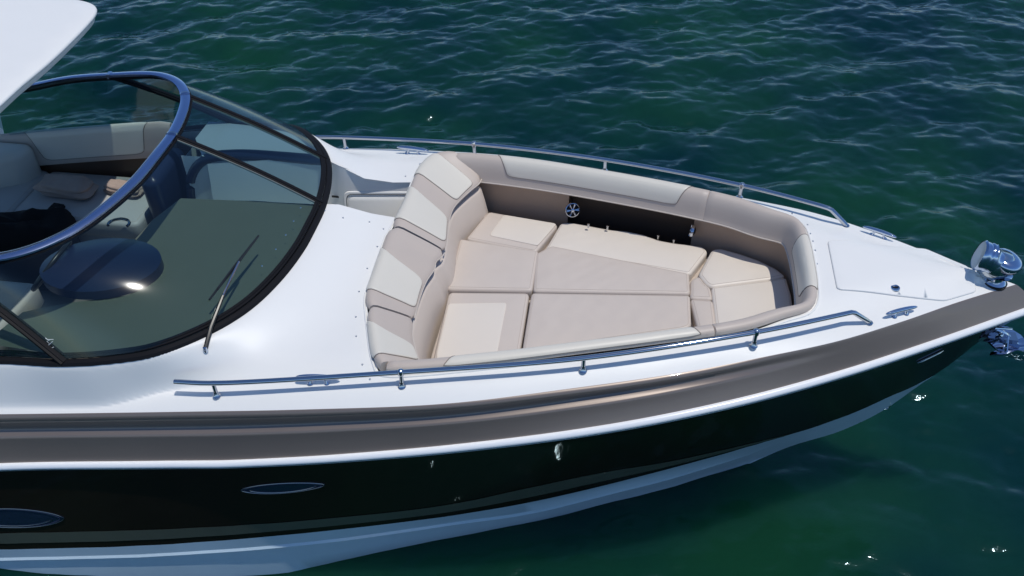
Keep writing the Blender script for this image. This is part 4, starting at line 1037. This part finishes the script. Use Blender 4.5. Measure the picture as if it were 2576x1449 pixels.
# steering wheel and helm behind the cowl
e = empty('steering_wheel'); fin(e); cw = Vector((-1.28, -.50, .16)); aw = Vector((-.75, 0, .66)).normalized(); q = Vector((0, 0, 1)).rotation_difference(aw)
fin(MB().tube([tuple(cw+q@Vector((.17*math.cos(a), .17*math.sin(a), 0))) for a in np.linspace(0, 2*math.pi, 40, endpoint=False)], .014, 10, closed=True).build('wheel_rim', m_dark), parent=e)
for k in range(3):
    a = k*2*math.pi/3+.5; fin(MB().tube([tuple(cw), tuple(cw+q@Vector((.165*math.cos(a), .165*math.sin(a), 0)))], .008, 8).build('wheel_spoke', m_rail), parent=e)
fin(MB().lathe([(.0001, .02), (.03, .015), (.04, 0), (.03, -.02)], 16, cw, aw).build('wheel_hub', m_dark), parent=e)
# cockpit sole
V, F = sheet(np.array([(-3.5, -1.25), (.1, -1.25), (.1, 1.25), (-3.5, 1.25)]), [], lambda x, y: x*0-.86, .5); mb = MB(); mb.V = [tuple(v) for v in V]; mb.F = F; fin(mb.build('cockpit_sole', m_sole, smooth=False))
# helm bench
hb = fin(cushion('helm_seat', [(-1.75, -.15), (-1.75, -1.05), (-2.3, -1.05), (-2.3, -.15)], lambda x, y: x*0-.32, .16, m_taupe2, None, r=.04, rc=.06, puff=.01, seed=31))
fin(cushion('helm_backrest', [(-2.3, -.12), (-2.3, -1.08), (-2.48, -1.08), (-2.48, -.12)], lambda x, y: x*0+.16, .5, m_taupe2, None, r=.04, rc=.06, puff=.01, seed=32))
fin(MB().box((-2.05, -.6, -.67), (.5, .8, .38)).build('helm_seat_base', m_greyw, smooth=False))
# port coaming of the cockpit: padded panel, trim, recess
cy = lambda x: 1.16
SECC = [(.02, .075), (.005, .098), (-.012, .105), (-.03, .095), (-.042, .06), (-.048, -.02), (-.052, -.10), (-.056, -.165), (-.050, -.178), (.02, -.182)]
for sg in (1, -1):
    xs_ = np.linspace(-3.3, -1.30, 50); G = []
    for i, x in enumerate(xs_):
        zt = float(sz(x))+.315; rnd = ss(-1.30, -1.38, x)
        G.append([(x, sg*(1.19+a), zt+(b-.105)*(1-.25*(1-rnd)) - .02*(1-rnd)) for a, b in SECC])
    mb = MB().grid(G); mb.F.append(tuple(range(len(SECC)))); mb.F.append(tuple(range((len(G)-1)*len(SECC), len(G)*len(SECC)))[::-1])
    co = fin(mb.build('cockpit_coaming', m_taupe, sharp=60), 'padded '+('port' if sg > 0 else 'starboard')+' cockpit coaming with pale inset')
    def cpt(x, v, off=0, sg=sg):
        j = int(min(max(math.floor(v), 0), len(SECC)-2)); g = v-j; a = SECC[j][0]*(1-g)+SECC[j+1][0]*g; b = SECC[j][1]*(1-g)+SECC[j+1][1]*g; zt = float(sz(x))+.315
        ta = SECC[j+1][0]-SECC[j][0]; tb = SECC[j+1][1]-SECC[j][1]; L = math.hypot(ta, tb); return np.array([x, sg*(1.19+a+tb/L*off), zt+b-.105-ta/L*off])
    patch([(-2.53, 1.8), (-1.47, 1.8), (-1.56, 6.55), (-2.40, 6.55)], co, m_panel, cpt, off=.005, rc=.1)
    lw_ = MB().grid([[(x, sg*1.18, float(sz(x))+.134), (x, sg*1.175, float(sz(x))+.08), (x, sg*1.19, float(sz(x))+.06), (x, sg*1.195, -.86)] for x in np.linspace(-3.3, -1.0, 20)]); fin(lw_.build('cockpit_lining', m_wood, sharp=20), 'dark brown lining below the coaming')
    fin(MB().grid([[(x, sg*1.140, float(sz(x))+.131), (x, sg*1.138, float(sz(x))+.095), (x, sg*1.176, float(sz(x))+.092)] for x in np.linspace(-3.3, -1.32, 20)]).build('coaming_trim', m_brown, sharp=20))
# small embroidered word on the port coaming (unreadable at this size): short stitches
mb = MB()
for i in range(11):
    x = -2.12+i*.026; z = float(sz(x))+.16; h = .008+.005*((i*7) % 3)/2; mb.tube([(x, 1.137, z-h/2), (x+.007, 1.137, z+h/2), (x+.015, 1.137, z-h/3)], .0016, 4)
fin(mb.build('embroidered_word', m_thread))
# port lounge seat
fin(cushion('lounge_cushion', [(-1.42, .58), (-1.42, 1.17), (-2.42, 1.17), (-2.42, .58)], lambda x, y: x*0-.36, .14, principled('pale_grey_vinyl', (.45, .45, .44), .5, bump=.2, bscale=400), None, r=.03, rc=.06, puff=.01, seed=33), 'pale port lounge cushion')
fin(cushion('lounge_cushion', [(-2.43, .30), (-2.43, 1.17), (-3.1, 1.17), (-3.1, .30)], lambda x, y: x*0-.36, .14, principled('pale_grey_vinyl', (.45, .45, .44), .5, bump=.2, bscale=400), None, r=.03, rc=.06, puff=.01, seed=34), 'aft part of the pale lounge')
fin(MB().box((-1.93, .88, -.68), (.98, .56, .36)).build('lounge_base', m_greyw, smooth=False))
fin(MB().box((-2.77, .74, -.68), (.62, .84, .36)).build('lounge_base', m_greyw, smooth=False))
# aft rounded lounge back at the left
fin(cushion('lounge_back', [(-2.46, 1.16), (-2.50, .96), (-2.75, .84), (-2.9, .95), (-2.9, 1.16)], lambda x, y: x*0-.10, .28, m_panel, None, r=.06, rc=.08, puff=.01, seed=35))
# forward end of the lounge: backrest shell against the port console
G = []
for i, a in enumerate(np.linspace(-.25, math.pi*.62, 22)):
    x = -1.02+.36*math.cos(a+math.pi*.5); z = -.42+.56*math.sin(a*.92+.15)
    G.append([(x, .70, z), (x, 1.16, z)])
fin(cushion('passenger_backrest', [(-1.36, .66), (-1.36, 1.14), (-1.22, 1.14), (-1.22, .66)], lambda x, y: x*0-.02, .46, m_navy, None, r=.06, rc=.07, puff=.012, seed=36), 'dark navy backrest at the forward end of the lounge')
# port console top and its dark rim, under the port glass
pp = [p for p in wih if p[1] > .76 and p[0] > -1.0]
pp = sorted(pp, key=lambda p: p[0]); port_dash = np.vstack([np.array(pp), [(-.05, .77), (-.86, .735), (-1.0, .95)]])
V, F = sheet(port_dash, [], lambda x, y: .17+x*0, .07); mb = MB(); mb.V = [tuple(v) for v in V]; mb.F = F; fin(mb.build('port_console_top', m_greyw))
mb = MB(); mb.tube(resamp(catmull([(.02, .765, .185), (-.3, .765, .19), (-.62, .76, .185), (-.86, .76, .13), (-.98, .76, .0), (-1.03, .76, -.15), (-1.05, .76, -.45)], 8), step=.05), [.034]*2+[.038]*0+[.038]*(len(resamp(catmull([(.02, .765, .185), (-.3, .765, .19), (-.62, .76, .185), (-.86, .76, .13), (-.98, .76, .0), (-1.03, .76, -.15), (-1.05, .76, -.45)], 8), step=.05))-2), 12); fin(mb.build('console_rim', m_navy), 'dark navy padded rim of the port console')
mb = MB().grid([[(x, .742, .16), (x, .742, -.86)] for x in (-1.02, -.6, -.1)]).grid([[(-1.02, y, .12), (-1.02, y, -.86)] for y in (.742, 1.2)]); fin(mb.build('port_console', m_white, sharp=30), 'white side of the port console')
# chrome-rimmed cup holder on the lounge
cu = at(305, 580, z=-.36); fin(MB().tube([(cu[0]+.075*math.cos(a), cu[1]+.06*math.sin(a), -.30) for a in np.linspace(-.3, 3.6, 24)], .011, 8).build('grab_handle', m_rail))

# --- hardtop over the cockpit
def hardtop():
    PX = [(-1.41, 0), (-1.405, .3), (-1.425, .6), (-1.455, .85), (-1.485, 1.0), (-1.535, 1.105), (-1.62, 1.175), (-1.78, 1.225), (-2.4, 1.27), (-3.6, 1.29)]
    c = catmull(PX, 8); c = np.vstack([c[::-1]*[1, -1], c[1:]]); c = resamp(c, step=.04)
    zt = lambda x, y: 1.045+.03*(1-(y/1.25)**2)+.004*(x+1.4)
    P = c; 
    if .5*np.sum(P[:, 0]*np.roll(P[:, 1], -1)-np.roll(P[:, 0], -1)*P[:, 1]) < 0: P = P[::-1]
    loops = []
    for dd, dzz in ((.10, -.095), (.055, -.088), (.030, -.070), (.022, -.045), (.016, -.030), (.004, -.026), (0, -.016), (.004, -.006), (.016, 0)):
        q = inset(P, dd); loops.append(np.column_stack([q, zt(q[:, 0], q[:, 1])+dzz]))
    q = inset(P, .016); V2, F2 = sheet(q, [], zt, .12); q3 = inset(P, .10); V3, F3 = sheet(q3, [], lambda x, y: zt(x, y)-.095, .2)
    n = len(P); V = np.vstack(loops+[V2, V3]); F = []
    for k in range(len(loops)-1):
        for i in range(n): j = (i+1) % n; F.append((k*n+i, k*n+j, (k+1)*n+j, (k+1)*n+i))
    o2 = len(loops)*n; F += [tuple(o2+a for a in f) for f in F2]; o3 = o2+len(V2); F += [tuple(o3+a for a in f) for f in F3]
    mb = MB(); mb.V = [tuple(v) for v in V]; mb.F = F
    bm_ = mb.build('hardtop', m_white, sharp=50); return fin(bm_, 'white fibreglass hardtop over the cockpit')
hardtop()
for sg in (1, -1):
    fin(MB().sweep(resamp(catmull([(-2.9, sg*1.27, -.15), (-2.75, sg*1.22, .4), (-2.6, sg*1.12, .96)], 6), step=.08), [(-.09, -.025), (.09, -.025), (.09, .025), (-.09, .025)], up=(0, sg, .2)).build('arch_leg', m_white))

# --- loose things on the lounge
def lump(name, c, size, mat, seed, lab, cat, ang=0, folds=3, z0=0):
    r = np.random.default_rng(seed); G = []; nu, nv = 40, 26
    for j in range(nv):
        ph = math.pi*j/(nv-1); row = []
        for i in range(nu):
            th = 2*math.pi*i/nu; x = sgn(math.cos(th), .42)*sgn(math.sin(ph), .5); y = sgn(math.sin(th), .42)*sgn(math.sin(ph), .5); z = sgn(math.cos(ph), .7)
            w = 1+.2*wob(np.array(x*1.7+z), np.array(y*2.1-z*1.3), 3.2, seed)+.05*math.sin(x*folds*3+y*2+seed)*max(z, 0)+(.09*math.cos(z*8.5+x*1.5)*(1-abs(z)) if 'towel' in name else 0)
            px_, py_ = x*size[0]*w, y*size[1]*w; row.append((c[0]+px_*math.cos(ang)-py_*math.sin(ang), c[1]+px_*math.sin(ang)+py_*math.cos(ang), c[2]+size[2]+z*size[2]*(w if z > 0 else 1)))
        G.append(row)
    mb = MB().grid(G, cv=True); o = mb.build(name, mat); tag(o, lab, cat); return o
def recentre(o, c):
    me = o.data; me.transform(Matrix.Translation((-c[0], -c[1], -c[2]))); o.location = c; return o
SEAT = -.352
c = (-2.10, .88, SEAT); recentre(lump('folded_towel', c, (.21, .10, .06), m_towel, 3, 'rolled brown towel on the shaded lounge, nearer the stern', 'towel', -.1), c)
c = (-1.68, .93, SEAT); recentre(lump('folded_towel', c, (.15, .06, .045), m_towel, 8, 'rolled tan towel half in the sun at the forward end of the lounge', 'towel', -.15), c)
c = (-2.08, .665, SEAT); recentre(lump('cap', c, (.05, .04, .02), m_bag, 5, 'small black cap lying on the lounge beside the bag', 'cap', 0), c)
c = (-2.20, .40, -.86); recentre(lump('duffel_bag', c, (.33, .15, .31), m_bag, 6, 'large black duffel bag in front of the lounge', 'bag', .15), c)
